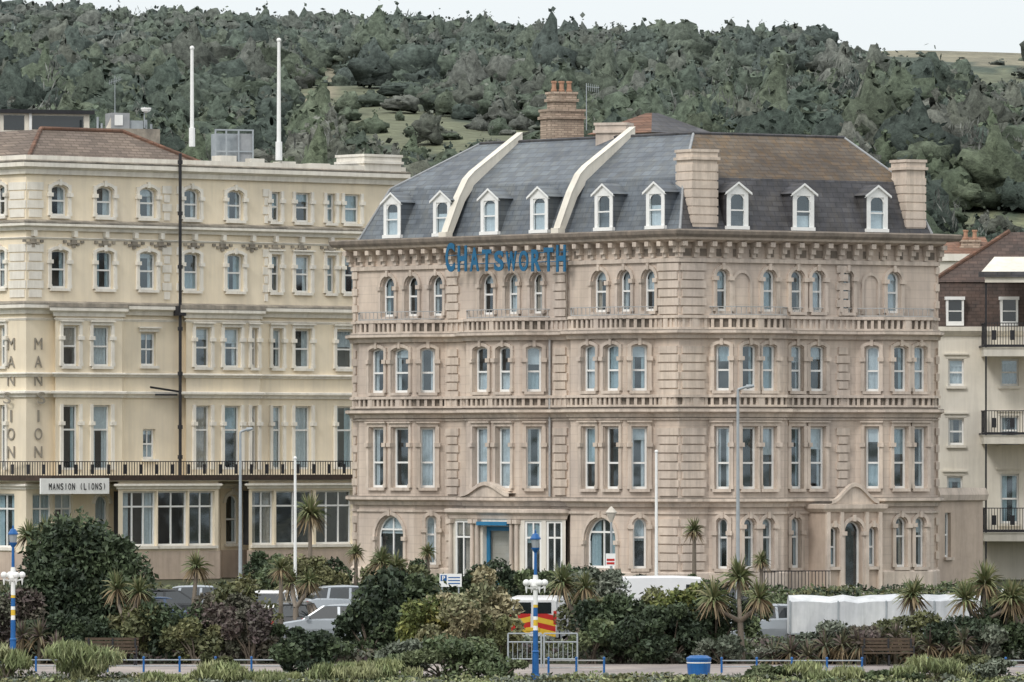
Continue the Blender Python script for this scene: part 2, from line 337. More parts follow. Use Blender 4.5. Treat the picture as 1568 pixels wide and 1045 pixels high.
H=B('chatsworth_hotel_building',(X(1000,305),310,0))
HO={'wl':'walls:stone','tr':'trim:stonetrim','fm':'window_frames:paint'}
cols=[(567,589),(601,627),(644,666),(726,748),(761,783),(806,829),(892,913),(926,949),(967,991),(1095,1117),(1136,1159),(1167,1188),(1209,1229),(1240,1263),(1325,1346),(1368,1389),(1399,1418)]
wins=[]
for a,c in cols:
    wins.append((a,c,8.55,10.5,.32,{'hood':1,'pil':1,'rail':.45}))
    wins.append((a,c,4.35,7.0,0,{'hood':1,'pil':1,'rail':.42,'sill':1}))
G={'hood':1,'pil':1,'rail':.62}
for a,c,r,st in ((577,619,1,3),(652,668,1,1),(897,944,1,3),(969,990,1,1),(1098,1114,1,1),(1139,1156,1,1),(1167,1184,1,1),(1211,1225,1,1),(1330,1345,1,1),(1371,1388,1,1),(1401,1416,1,1)):
    g=dict(G); g['st']=st; g['nv']=2 if st==3 else 1; wins.append((a,c,.95,3.1,r,g))
facade(H,lowp,0,11.1,wins,HO)
pp=[pt(689,D1(689)),pt(690,D1(690)-2.3),pt(797,D1(797)-2.3),pt(866,D1(866)-.9),pt(867,D1(867))]
PO={'wl':'porch_walls:creamtrim','tr':'porch_trim:paint','fm':'window_frames:paint','fw':.1,'dp':.12,'sill':0}
facade(H,pp,0,3.3,[(696,721,.35,2.95,0,{'st':3,'nv':2,'rail':.7}),(739,781,.12,2.7,0,{'st':0,'fm':'entrance_door:doorblue','fw':.2,'cu':0,'dp':.3}),(803,829,.35,2.95,0,{'st':3,'nv':2}),(836,861,.35,2.95,0,{'st':3,'nv':2,'cu':0})],PO)
ppx=[p[1] for p in pp]; molding(H,'porch_cornice:stonetrim',ppx,[(-.02,3.0),(.06,3.02),(.1,3.18),(.26,3.3),(.26,3.42),(-.02,3.46)]); H.f('porch_roof:lead',[(*p,3.4) for p in ppx])
pf=Fr(ppx[1],ppx[2])
for p in (693,726,734,786,794):
    s=pf.s_px(p); H.tube('porch_columns:stonetrim',pf.P(s,.12,0),pf.P(s,.12,3.0),.10,.085,10); H.box('porch_columns:stonetrim',pf,s-.14,s+.14,.0,.26,2.82,3.0); H.box('porch_columns:stonetrim',pf,s-.14,s+.14,.0,.26,0,.3)
H.box('entrance_canopy:doorblue',pf,pf.s_px(737),pf.s_px(783),.02,.3,2.74,2.9)
top=[pt(540,316),pt(1040,300),pt(1437,307.1)]; topxy=[p[1] for p in top]
tw=[]
for a,c in ((585,605),(622,641),(660,679),(737,757),(776,794),(814,832),(908,930),(948,967),(985,1004),(1097,1115),(1168,1187),(1211,1230),(1243,1261),(1290,1305),(1358,1378)):
    tw.append((a,c,11.95,13.72,1,{'hood':1,'pil':1,'rail':.5}))
facade(H,top,11.1,15.0,tw,HO)
for a,c in ((1124,1147),(1322,1343)):
    s0,s1=E2.s_px(a),E2.s_px(c); cx=(s0+s1)/2;w=s1-s0
    for i in range(10):
        q=[]
        for j in (i,i+1):
            t=math.pi*j/10; q.append([(cx-(w/2+k)*math.cos(t),13.2+(w/2+k)*math.sin(t)) for k in (0,.14)])
        H.f('trim:stonetrim',[E2.P(q[0][0][0],.07,q[0][0][1]),E2.P(q[1][0][0],.07,q[1][0][1]),E2.P(q[1][1][0],.07,q[1][1][1]),E2.P(q[0][1][0],.07,q[0][1][1])])
    for s in (s0-.12,s1): H.box('trim:stonetrim',E2,s,s+.12,-.01,.07,11.9,13.2)
n1=-E1.n; n2=-E2.n
Lb=(L0[0]+n1.x*12,L0[1]+n1.y*12); Rb=(R0[0]+n2.x*12,R0[1]+n2.y*12)
a_=np.array([[n1.x,n1.y],[n2.x,n2.y]]); mm=np.linalg.solve(a_,[12,12]); Mb=(C0[0]+mm[0],C0[1]+mm[1])
foot=[L0,C0,R0,Rb,Mb,Lb]
for i in (2,3,4,5):
    p,q=foot[i],foot[(i+1)%6]; H.f('walls:stone',[(*p,0),(*q,0),(*q,15.4),(*p,15.4)])
full=[Lb,L0,C0,R0,Rb]
for i,j in ((1,4),(5,8),(9,12),(14,17),(18,21)):
    H.f('bay_roofs:lead',[(*lowxy[k],11.12) for k in range(i,j+1)])
def strg(z0,z1,d,pts=lowxy,key='trim:stonetrim'):
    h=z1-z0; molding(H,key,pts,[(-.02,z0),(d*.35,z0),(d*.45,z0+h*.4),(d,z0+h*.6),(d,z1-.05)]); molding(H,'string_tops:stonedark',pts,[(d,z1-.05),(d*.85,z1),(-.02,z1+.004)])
molding(H,'trim:stonetrim',lowxy,[(-.02,0),(.12,0),(.12,.75),(.05,.82),(-.02,.82)])
strg(3.58,3.98,.42); molding(H,'trim:stonetrim',lowxy,boxprof(.09,3.28,3.38))
strg(7.42,7.8,.44); molding(H,'trim:stonetrim',lowxy,boxprof(.08,7.3,7.38))
molding(H,'balustrade_gap_shade:stonedark',lowxy,boxprof(.012,7.93,8.3))  # dark strip behind the balusters, painted shade for the gaps
balustrade(H,'balustrades:stonetrim',lowxy,7.86,8.38,.12)
strg(10.78,11.16,.44)
molding(H,'balustrade_gap_shade:stonedark',lowxy,boxprof(-.05,11.16,11.62,-.07))  # same painted gap shade behind the parapet balusters
balustrade(H,'balustrades:stonetrim',lowxy,11.16,11.76,.06)
railing(H,'roof_rail:ironpale',lowxy,11.78,12.15,-.05,.25,.02)
molding(H,'trim:stonetrim',topxy,boxprof(.12,14.02,14.2))
along(H,'frieze_panels:stonedark',topxy,.84,.42,-.01,.012,14.28,14.6)
for fr in (E1,E2):
    n=int(fr.L/.74)
    for k in range(n+1):
        c=k*fr.L/n; H.box('brackets:stonetrim',fr,c-.11,c+.11,-.01,.28,14.42,14.78); H.box('brackets:stonetrim',fr,c-.09,c+.09,-.01,.16,14.22,14.42); H.box('brackets:stonetrim',fr,c-.12,c+.12,-.01,.5,14.70,14.9)
molding(H,'cornice:stonetrim',full[1:4],[(-.02,14.86),(.22,14.86),(.56,14.98),(.62,15.08),(-.02,15.08)])
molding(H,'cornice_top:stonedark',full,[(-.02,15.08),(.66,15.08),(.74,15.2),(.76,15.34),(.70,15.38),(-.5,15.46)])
for fr,rs in ((E1,((541,549),(684,704),(848,870),(1008,1036))),(E2,((1044,1080),(1280,1300),(1431.5,1437)))):
    for a,c in rs:
        s0,s1=fr.s_px(a),fr.s_px(c)
        if fr is E2 and a==1044: s0=.03
        if fr is E1 and c==1036: s1=fr.L+.03
        for za,zb in ((.85,3.24),(4.0,7.3),(7.86,10.75),(11.75,14.0)): quoins(H,'quoins:stonetrim',fr,s0,s1,za,zb)
def arcped(b,fr,a0,a1,z0,rise,d,key='trim:stonetrim',t=.16):
    n=12; cx=(a0+a1)/2; w=(a1-a0)/2; pr=None
    for i in range(n+1):
        u=-1+2*i/n; z=z0+rise*(math.cos(u*math.pi)*.5+.5)
        if pr:
            a,za=pr; c=cx+u*w
            for q in ([(a,d,za),(c,d,z),(c,d,z+t),(a,d,za+t)],[(a,0,za+t),(c,0,z+t),(c,d,z+t),(a,d,za+t)],[(a,0,za),(c,0,z),(c,d,z),(a,d,za)],[(a,d-.12,z0),(c,d-.12,z0),(c,d-.12,z),(a,d-.12,za)]): b.f(key,[fr.P(*p) for p in q])
        pr=(cx+u*w,z)
frb=Fr(lowxy[6],lowxy[7]); arcped(H,frb,frb.s_px(716),frb.s_px(790),3.98,.5,.42)
sx0,sx1=E2.s_px(1238),E2.s_px(1322)
PF=Fr(E2.P(sx0,1.3,0)[:2],E2.P(sx1,1.3,0)[:2])
pw=PF.L
hs=[(pw/2-.45,pw/2+.45,.1,2.95)]
window(H,PF,*hs[0],.45,{'st':0,'fm':'window_frames:paint','cu':0,'hood':1,'pil':1,'dp':.3,'sill':0,'wl':'walls_pink:stonepink'})
for c in (.42,pw-.42):
    h=(c-.2,c+.2,1.0,2.7); hs.append(h); window(H,PF,*h,.2,{'st':1,'hood':1,'wl':'walls_pink:stonepink'})
wall(H,PF,'walls_pink:stonepink',0,3.6,hs)
for s in (0,pw): H.f('walls_pink:stonepink',[PF.P(s,0,0),PF.P(s,-1.3,0),PF.P(s,-1.3,3.6),PF.P(s,0,3.6)])
H.f('bay_roofs:lead',[PF.P(0,0,3.6),PF.P(pw,0,3.6),PF.P(pw,-1.3,3.6),PF.P(0,-1.3,3.6)])
molding(H,'trim:stonetrim',[PF.P(0,-1.3,0)[:2],PF.P(0,0,0)[:2],PF.P(pw,0,0)[:2],PF.P(pw,-1.3,0)[:2]],[(-.02,3.35),(.08,3.35),(.22,3.5),(.24,3.68),(-.02,3.7)])
arcped(H,PF,.2,pw-.2,3.7,.75,.2)
for c in (.08,.78,pw-.78,pw-.08): H.box('trim:stonetrim',PF,c-.09,c+.09,0,.14,0,3.35)
# name letters on a frame standing clear of the cornice brackets
zt=[374,378,381,384,386,387,386,384,381,377]
LD=.66; dl=LD*.747/.666
s0,s1=E1.s_px(681)+dl,E1.s_px(869)+dl; st=(s1-s0)/10
for i,ch in enumerate('CHATSWORTH'):
    c=s0+st*(i+.5); px=681+18.8*(i+.5); d=D1(px)-1.3; g_=.44 if ch=='W' else .375
    chars(H,'name_letters:signblue',E1,ch,c-st*g_,c+st*g_,Z(415-abs(i-4.5)*-.3,d),Z(zt[i]-2,d),LD,.04,.028)
for y in (405,391):
    H.box('name_letter_rails:signblue',E1,s0,s1,LD-.05,LD-.02,Z(y,309),Z(y-1,309))
for k in range(6):
    s=s0+(s1-s0)*(k+.5)/6; H.box('name_letter_rails:iron',E1,s-.02,s+.02,.0,LD-.03,Z(405,309),Z(404,309))
A=inset(foot,[.2,.2,.2,.2,.2,.2]); Bm=inset(foot,[1.2,1.2,.9,1,1,1.2]); T=inset(foot,[3.9,3.9,2.3,3.5,3.5,4.2])
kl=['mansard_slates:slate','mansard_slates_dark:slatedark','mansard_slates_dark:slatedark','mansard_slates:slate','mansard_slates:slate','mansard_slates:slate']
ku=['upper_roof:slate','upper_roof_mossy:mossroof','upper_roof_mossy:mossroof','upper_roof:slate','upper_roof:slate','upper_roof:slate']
ZT=19.7
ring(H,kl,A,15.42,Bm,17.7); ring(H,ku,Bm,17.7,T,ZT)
H.f('flat_roof:lead',[(*p,ZT) for p in T])
for i in (0,1,2):
    for (a,za),(c,zc) in (((A[i],15.42),(Bm[i],17.7)),((Bm[i],17.7),(T[i],ZT))): H.tube('hip_flashing:lead',(*a,za),(*c,zc),.06,.06,6)
for i in (0,1,2,5): j=(i+1)%6; H.tube('ridge_flashing:slatedark',(*T[i],ZT+.02),(*T[j],ZT+.02),.07,.07,6)
for px in (690,862):
    c=E1.s_px(px); prof=[(.45,15.42),(.3,15.8),(-.35,17.2),(-.85,18.0),(-1.25,18.35),(-4.1,20.15)]; base=[(0.2,15.4),(0.0,15.6),(-.7,17.0),(-1.2,17.6),(-1.5,17.7),(-4.1,19.6)]
    for k in range(5):
        for s in (c-.17,c+.17): H.f('party_walls:offwhite',[E1.P(s,*base[k]),E1.P(s,*base[k+1]),E1.P(s,*prof[k+1]),E1.P(s,*prof[k])])
        H.f('party_walls:offwhite',[E1.P(c-.2,*prof[k]),E1.P(c+.2,*prof[k]),E1.P(c+.2,*prof[k+1]),E1.P(c-.2,*prof[k+1])])
    H.f('party_walls:offwhite',[E1.P(c-.2,*prof[0]),E1.P(c+.2,*prof[0]),E1.P(c+.2,*base[0]),E1.P(c-.2,*base[0])])
    H.box('party_walls:offwhite',E1,c-.24,c+.24,.1,.5,15.4,15.62)
def dormer(fr,px,w=1.15,sl='slate'):
    c=fr.s_px(px); f=-.12; a0,a1=c-w/2,c+w/2; z0,z1=15.5,17.05; za=17.5; k='dormer_frames:paint'; P=fr.P
    H.box(k,fr,a0,a0+.2,f-.12,f,z0,z1); H.box(k,fr,a1-.2,a1,f-.12,f,z0,z1); H.box(k,fr,a0+.2,a1-.2,f-.12,f-.002,z1-.1,z1); H.box(k,fr,a0-.03,a1+.03,f-.12,f+.06,z0-.05,z0+.1)
    H.f(k,[P(a0-.1,f,z1),P(a1+.1,f,z1),P(c,f,za-.05)])
    for s in (a0-.02,a1+.02): H.f('dormer_cheeks:'+sl,[P(s,f-.02,z0),P(s,f-.02,z1),P(s,-1.2,z1),P(s,-1.2,z0)])
    for s in (a0-.14,a1+.14):
        H.f('dormer_roofs:'+sl,[P(s,f+.1,z1-.02),P(c,f+.1,za),P(c,-1.7,za),P(s,-1.5,z1-.02)])
        H.f(k,[P(s,f+.1,z1-.02),P(c,f+.1,za),P(c,f+.1,za-.1),P(s,f+.1,z1-.12)])
        H.f(k,[P(s,f+.1,z1-.12),P(c,f+.1,za-.1),P(c,f,za-.1),P(s,f,z1-.12)])
    H.f('glass:glass',[P(a0+.2,f-.08,z0+.1),P(a1-.2,f-.08,z0+.1),P(a1-.2,f-.08,z1-.1),P(a0+.2,f-.08,z1-.1)])
    H.f('interior:interior',[P(a0+.1,f-.5,z0),P(a1-.1,f-.5,z0),P(a1-.1,f-.5,z1),P(a0+.1,f-.5,z1)])
    zm=(z0+z1)/2; H.box(k,fr,a0+.2,a1-.2,f-.1,f-.03,zm-.03,zm+.03); 
    for s in (-1,1):
        q=[P(c+s*(w/2-.2),f-.05,z1-.1),P(c+s*(w/2-.2),f-.05,z1-.35),P(c+s*(w/2-.3),f-.05,z1-.18),P(c+s*.1,f-.05,z1-.1)]; H.f(k,q)
    r=random.random()
    if r<.9: zc=zm+random.uniform(-.3,.6); H.f('curtains:curtain',[P(a0+.2,f-.16,z0+.1),P(a1-.2,f-.16,z0+.1),P(a1-.2,f-.16,zc),P(a0+.2,f-.16,zc)])
for px in (597,673,746,822,921,1000): dormer(E1,px)
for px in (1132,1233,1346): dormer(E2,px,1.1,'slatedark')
chimney(H,'chimneys:stonetrim',E2,.85,2.1,-1.5,-.25,15.4,18.85)
chimney(H,'chimneys:stonetrim',E2,E2.L-1.5,E2.L-.5,-1.4,-.3,15.4,18.65)
fc=Fr((X(912,309),309),(X(958,308.6),308.6)); chimney(H,'chimneys:stonetrim',fc,0,fc.L,-1,0,18.6,20.35,False)
fc=Fr((X(842,322),322),(X(894,322.6),322.6)); chimney(H,'brick_chimney:brickbuff',fc,0,fc.L,-1.2,0,18.5,21.6,False)
chimney(H,'brick_chimney:brickbuff',fc,.25,fc.L-.3,-1.0,-.2,21.5,22.4,False,3)
c=(X(1000,319),321); h=2.7
q=[(c[0]-h,c[1]-h*.2),(c[0]-.1,c[1]-h),(c[0]+h,c[1]-h*.1),(c[0]+.1,c[1]+h)]; q2=[(x+(c[0]-x)*.9,y+(c[1]-y)*.9) for x,y in q]
ring(H,'stair_tower:brickbuff',q,19.0,q,20.35); ring(H,['pyramid_roof:redtile','pyramid_roof_dark:slatedark','pyramid_roof:redtile','pyramid_roof:redtile'],inset(q,[-.2]*4),20.35,q2,21.35); H.f('pyramid_roof:redtile',[(*p,21.35) for p in q2])
H.tube('downpipe:ironpale',E1.P(E1.s_px(845),.12,4),E1.P(E1.s_px(845),.12,11),.06,.06,6)
H.tube('downpipe:stonedark',E1.P(E1.s_px(872),.15,11.7),E1.P(E1.s_px(872),.15,14.9),.05,.05,6)
for px,d,y0,y1 in ((898,322,200,128),):
    H.tube('aerial:galv',(X(px,d),d,Z(y0,d)),(X(px,d),d,Z(y1,d)),.025,.02,5)
    for k in range(6): z=Z(y1,d)-.1-.02*k; H.tube('aerial:galv',(X(px+3+3*k,d),d,z+.1),(X(px+3+3*k,d),d,z-.25),.012,.012,4)
    H.tube('aerial:galv',(X(px,d),d,Z(y1,d)-.15),(X(px+20,d),d,Z(y1,d)-.2),.015,.015,4)
H.finish()
W=B('side_extension_building',(X(1470,318),320,0))
fr=Fr((X(1434,316),316),(X(1505,319),319)); hs=[(fr.s_px(1447),fr.s_px(1456),1.2,3.2)]
window(W,fr,*hs[0],0,{'wl':'walls:stonepink'}); wall(W,fr,'walls:stonepink',0,4.0,hs)
molding(W,'trim:stonetrim',[fr.P(0,0,0)[:2],fr.P(fr.L,0,0)[:2],fr.P(fr.L,-5,0)[:2]],[(-.02,3.7),(.15,3.75),(.2,4.0),(.1,4.3),(-.25,4.3)])
W.f('side:stonepink',[fr.P(fr.L,0,0),fr.P(fr.L,-5,0),fr.P(fr.L,-5,4),fr.P(fr.L,0,4)]); W.f('roof:lead',[fr.P(0,0,4.1),fr.P(fr.L,0,4.1),fr.P(fr.L,-5,4.1),fr.P(0,-5,4.1)]); W.finish()
# ------------------------------------------------------------------ MANSION HOTEL
K=B('mansion_lions_hotel_building',(X(250,335),338,0))
M0=(X(40,325),325.0); M1=(X(620,339.5),339.5); ML=(X(-90,330),330.0); EM=Fr(M0,M1); DM=EM.d_px; EL=Fr(ML,M0)
KO={'wl':'walls:cream','tr':'trim:creamtrim','fm':'window_frames:paint','fw':.08}
PJ=.55
mlow=[pt(-90,330),pt(40,325),pt(84,DM(84)),pt(85,DM(85)-PJ),pt(187,DM(187)-PJ),pt(189,DM(189)),pt(284,DM(284)),pt(285,DM(285)-PJ),pt(397,DM(397)-PJ),pt(399,DM(399)),pt(620,339.5)]
mw=[]
for a,c in ((-2,9),(96,120),(142,169),(299,322),(343,368),(385,395),(417,432),(451,476),(515,542)):
    mw.append((a,c,9.9,11.75,0,{'hood':1,'rail':.5,'pil':1})); mw.append((a,c,5.1,8.1,0,{'hood':0,'pil':1,'sill':0,'rail':.62,'st':1}))
mw.append((216,239,9.95,11.5,0,{'st':2,'hood':1})); mw.append((219,238,5.6,7.0,0,{'st':2}))
facade(K,mlow,4.7,12.5,mw,KO)
mtop=[pt(-90,330),pt(40,325),pt(620,339.5)]; mt=[]
for a,c in ((-6,9),(78,103),(147,173),(213,239),(281,305),(347,372),(415,429),(452,475),(500,513),(527,551)):
    r=.5 if c<400 else 0
    mt.append((a,c,16.85,18.25,r,{'hood':1 if c<400 else 0,'pil':1})); mt.append((a,c,13.5,15.25,0 if c>400 else .25,{'hood':1,'pil':1}))
facade(K,mtop,12.5,19.2,mt,KO)
mx_=[p[1] for p in mlow]; mtx=[p[1] for p in mtop]
def ks(z0,z1,d,pts,key='trim:creamtrim'):
    h=z1-z0; molding(K,key,pts,[(-.02,z0),(d*.35,z0),(d*.45,z0+h*.4),(d,z0+h*.6),(d,z1-.03),(d*.8,z1),(-.02,z1)])
ks(18.75,19.3,.42,mtx); molding(K,'parapet:weathered',mtx,[(-.3,19.3),(.43,19.3),(.44,19.36),(.1,19.4),(.08,19.42)]); molding(K,'parapet_wall:creamtrim',mtx,[(.07,19.4),(.07,19.62),(-.3,19.62)])
ks(16.15,16.5,.36,mtx); molding(K,'ledge:weathered',mtx,[(-.02,16.5),(.37,16.5),(.36,16.58),(-.02,16.66)]); ks(15.75,15.85,.08,mtx)
ks(12.3,12.75,.40,mtx)
for i,j in ((3,4),(7,8)):
    q=[mx_[i-1],mx_[i],mx_[j],mx_[j+1]]; K.f('bay_tops:lead',[(*p,12.52) for p in q])
bays=[[mx_[2],mx_[3],mx_[4],mx_[5]],[mx_[6],mx_[7],mx_[8],mx_[9]]]
for q in bays:
    ks(12.2,12.62,.28,q); molding(K,'ledge:weathered',q,[(-.02,12.62),(.3,12.62),(.28,12.8),(-.02,12.85)])
molding(K,'ledge:weathered',mtx,[(-.02,12.75),(.41,12.75),(.39,12.83),(-.02,12.9)])
ks(9.4,9.6,.18,mx_); ks(8.45,8.75,.24,mx_)
ks(12.0,12.12,.06,mx_)
for px in (50,112,160,205,245,296,340,385,420,460,505,545):
    s=EM.s_px(px); K.box('brackets:creamtrim',EM,s-.1,s+.1,0,.25,15.88,16.15); K.box('brackets_worn:weathered',EM,s-.16,s+.16,0,.1,15.55,15.74)
    for k in range(5): t=-.5+k*.25; K.box('garlands:weathered',EM,s+t-.09,s+t+.09,0,.07,15.6-.22*(1-abs(t)*2)+.0,15.72-.2*(1-abs(t)*2))
for a,c in ((41,66),(248,262),(270,280),(402,412)):
    s0,s1=EM.s_px(a),EM.s_px(c)
    for za,zb in ((13.0,15.6),(16.7,18.7)): quoins(K,'quoins:creamtrim',EM,s0,s1,za,zb,.42,.05)
s0=EL.s_px(14)
for za,zb in ((13.0,15.6),(16.7,18.7)): quoins(K,'quoins:creamtrim',EL,s0,EL.L,za,zb,.42,.05)
for fr,px in ((EM,58),(EL,18)):
    for i,ch in enumerate('MANSION'):
        y=527+i*27.6; s=fr.s_px(px); d=326; w=.22 if ch!='I' else .05
        if fr is EL: w*=1.25
        dd=.26 if 8.35<Z(y,d)<8.85 or 9.3<Z(y,d)<9.7 else .03
        chars(K,'name_letters:lettergrey',fr,ch,s-w,s+w,Z(y+9,d),Z(y-9,d),dd,.03,.0)
s=EM.s_px(266); 
K.tube('drainpipe:iron',EM.P(s,.5,4.8),EM.P(s,.5,19.9),.075,.075,8)
for z in (12.3,11.6,9.5,7,5.6,14.5,17,19.4): K.tube('drainpipe:iron',EM.P(s,.5,z),EM.P(s,.5,z+.18),.12,.12,8)
K.box('drainpipe:iron',EM,s-.2,s+.2,.25,.7,12.3,12.75)
K.tube('drainpipe:iron',EM.P(s,.4,8.75),EM.P(s-1.6,.3,8.95),.05,.05,6); K.tube('drainpipe:iron',EM.P(s-.1,.4,8.6),EM.P(s-1.3,.3,8.6),.04,.04,6)
bal=[EL.P(0,1.6,0)[:2],EM.P(0.2,1.7,0)[:2],EM.P(EM.L,1.7,0)[:2]]
molding(K,'balcony_slab:creamtrim',bal,[(-2.2,4.55),(-.1,4.55),(.05,4.62),(.1,4.74),(-2.2,4.76)])
molding(K,'balcony_edge:rust',bal,boxprof(.13,4.6,4.85,.09))
railing(K,'balcony_railing:iron',bal,4.8,5.5,.02,.15,.028)
along(K,'balcony_railing:iron',bal,.9,.16,0.0,.04,4.9,5.35)
gl=[pt(-90,330),pt(40,325),pt(180,DM(180)),pt(181,DM(181)-2.0),pt(334,DM(334)-2.0),pt(338,DM(338)),pt(380,DM(380)),pt(381,DM(381)-2.0),pt(560,DM(560)-2.0),pt(563,DM(563)),pt(620,339.5)]
gw=[(146,166,1.6,3.9,1,{'hood':1}),(346,365,1.6,3.9,1,{'hood':1}),(188,240,1.55,4.1,0,{'st':3,'nv':3}),(242,288,1.55,4.1,0,{'st':3,'nv':2,'cu':0}),(290,329,1.55,4.1,0,{'st':3,'nv':2,'cu':0}),(386,420,1.55,4.1,0,{'st':3,'nv':2}),(423,480,1.55,4.1,0,{'st':3,'nv':2,'cu':0}),(484,540,1.55,4.1,0,{'st':3,'nv':3,'cu':0}),(-10,22,1.5,4.0,0,{'st':3,'nv':2}),(50,80,1.5,4.0,0,{'st':3,'nv':2}),(84,112,1.5,4.0,0,{'st':3,'nv':2})]
facade(K,gl,0,4.56,gw,KO)
glx=[p[1] for p in gl]; molding(K,'plinth:stonepink',glx,boxprof(.08,0,1.3)); ks(4.2,4.45,.2,glx)
K.box('hotel_sign:paint',EM,EM.s_px(18)+.2,EM.s_px(128),1.9,1.98,Z(757,323),Z(733,323))
txt='MANSION (LIONS)'; a0=EM.s_px(28)+.25; a1=EM.s_px(122)+.05; st=(a1-a0)/len(txt)
for i,ch in enumerate(txt):
    if ch==' ': continue
    wd=.34 if ch not in 'I()' else (.06 if ch=='I' else .14); c=a0+st*(i+.5); chars(K,'sign_letters:iron',EM,ch,c-st*wd,c+st*wd,Z(750.5,323),Z(740.5,323),1.985,.02,.0)
uM=EM.u; nM=-EM.n
q=[ML,M0,EM.P(EM.s_px(330),0,0)[:2],EM.P(EM.s_px(330),-9,0)[:2],(ML[0]+nM.x*9,ML[1]+nM.y*9)]
q1=inset(q,[.4,.4,.4,.4,.4]); q2=inset(q,[3.3,3.3,3.0,3.3,3.3])
ring(K,'tiled_roof:browntile',q1,19.45,q2,21.0); K.f('tiled_roof:browntile',[(*p,21.0) for p in q2])
for i in (1,2): K.tube('ridge_tiles:redtile',(*q1[i],19.5),(*q2[i],21.05),.1,.1,6)
K.tube('ridge_tiles:redtile',(*q2[1],21.05),(*q2[2],21.05),.1,.1,6)
q=[M0,M1,(M1[0]+nM.x*14,M1[1]+nM.y*14),(M0[0]+nM.x*14,M0[1]+nM.y*14)]
K.f('flat_roof:lead',[(*p,19.2) for p in q])
for i in (1,2): K.f('walls:cream',[(*q[i],0),(*q[(i+1)%4],0),(*q[(i+1)%4],19.3),(*q[i],19.3)])
fr=Fr((X(-60,336),336),(X(140,338),338)); K.box('penthouse:offwhite',fr,0,fr.L-.1,-3,0,20.6,22.1); K.box('penthouse_windows:carglass',fr,2.1,3.1,-.1,.03,21.3,22.0);K.box('penthouse_windows:carglass',fr,3.5,fr.L-.4,-.1,.03,21.35,22.0); K.box('penthouse_roof:iron',fr,-.2,fr.L+.1,-3.1,.25,22.1,22.28)
K.box('penthouse_post:paint',fr,fr.s_px(44),fr.s_px(48),.03,.1,20.6,22.1)
fr=Fr((X(150,336),336),(X(245,337),337)); K.box('plant_box:weathered',fr,0,fr.L,-1.5,0,20.6,21.35)
K.box('plant_unit:lead',fr,.7,1.6,-1.2,-.1,21.35,22.1); K.box('plant_unit:paint',fr,.85,1.25,-.12,-.06,21.5,22.0); K.box('air_handling_unit:galv',fr,1.65,2.3,-1.0,-.2,21.35,21.75); K.f('plant_cowl:offwhite',[fr.P(.45,-.2,21.36),fr.P(.75,-.2,22.0),fr.P(1.0,-.2,22.05),fr.P(1.2,-.2,21.36)])
for a,h_ in ((.1,21.9),(.3,21.6),(2.5,21.8),(2.75,21.6)): K.tube('vent_pipes:galv',fr.P(a,-.4,21.3),fr.P(a,-.4,h_),.06,.06,6)
K.box('duct:galv',fr,-1.5,0.2,-.8,-.5,20.9,21.15)
K.tube('satellite_dish:galv',fr.P(2.3,0,21.4),fr.P(2.3,0,22.4),.03,.03,6); K.lathe('satellite_dish:paint',fr.P(2.35,.1,22.3),[(.02,-.2),(.2,-.12),(.25,0),(.24,.05),(.02,.02)],10)
K.tube('aerial:galv',(X(176,337),337,20.9),(X(176,337),337,23.9),.025,.015,5)
for k in range(7): K.tube('aerial:galv',(X(168+k*2.6,337),337,23.7+.03*k),(X(168+k*2.6,337),337.0,23.45+.03*k),.012,.012,4)
K.tube('aerial:galv',(X(166,337),337,23.55),(X(187,337),337,23.75),.012,.012,4)
fr=Fr((X(329,338),338),(X(388,338.6),338.6)); w=fr.L
for x in (0,w*.28,w*.6,w*.97): K.box('lift_cage:galv',fr,x,x+.07,-.05,.02,18.9,21.4)
for z in (19.6,20.3,21.33): K.box('lift_cage:galv',fr,0,w,-.04,0.01,z,z+.07)
K.box('lift_housing:galv',fr,.15,w-.15,-1.2,-.3,18.9,21.2); K.box('lift_housing_side:lead',fr,w*.62,w,-.3,-.06,19.2,21.2)
fr=Fr((X(330,337),337),(X(560,342),342))
for (a,c,h) in ((.3,1.2,20.1),(2.0,2.8,20.0),(3.8,4.6,19.9),(5.5,6.6,19.85)): K.box('roof_stumps:offwhite',fr,a,c,-.8,0,18.9,h)
fc=Fr(EM.P(EM.s_px(556),-.6,0)[:2],EM.P(EM.s_px(612),-.6,0)[:2]); chimney(K,'chimney:creamtrim',fc,0,fc.L,-1.4,.7,18.8,20.2,False)
K.finish()
def pole(name,px,d,y0,y1,r0,r1,key='pole:paint',arm=0,zg=None):
    b=B(name,(X(px,d),d,zg if zg is not None else Z(y0,d))); x=X(px,d); z0=zg if zg is not None else Z(y0,d)
    b.tube(key,(x,d,z0),(x,d,Z(y1,d)),r0,r1,10); b.tube(key,(x,d,z0),(x,d,z0+.9),r0*1.5,r0*1.45,10)
    if arm: 
        z=Z(y1,d); b.tube(key,(x,d,z),(x+arm*.5,d-.1,z+.12),r1,r1*.8,8); b.tube('lantern:galv',(x+arm*.45,d-.1,z+.1),(x+arm*.85,d-.15,z+.14),.09,.05,8)
    else: sphere(b,key,(x,d,Z(y1,d)),r1*1.5,8)
    b.finish()
pole('flagpole',294,338,225,74,.10,.075,'pole:paint'); pole('flagpole',427,339,246,62,.11,.075,'pole:paint')
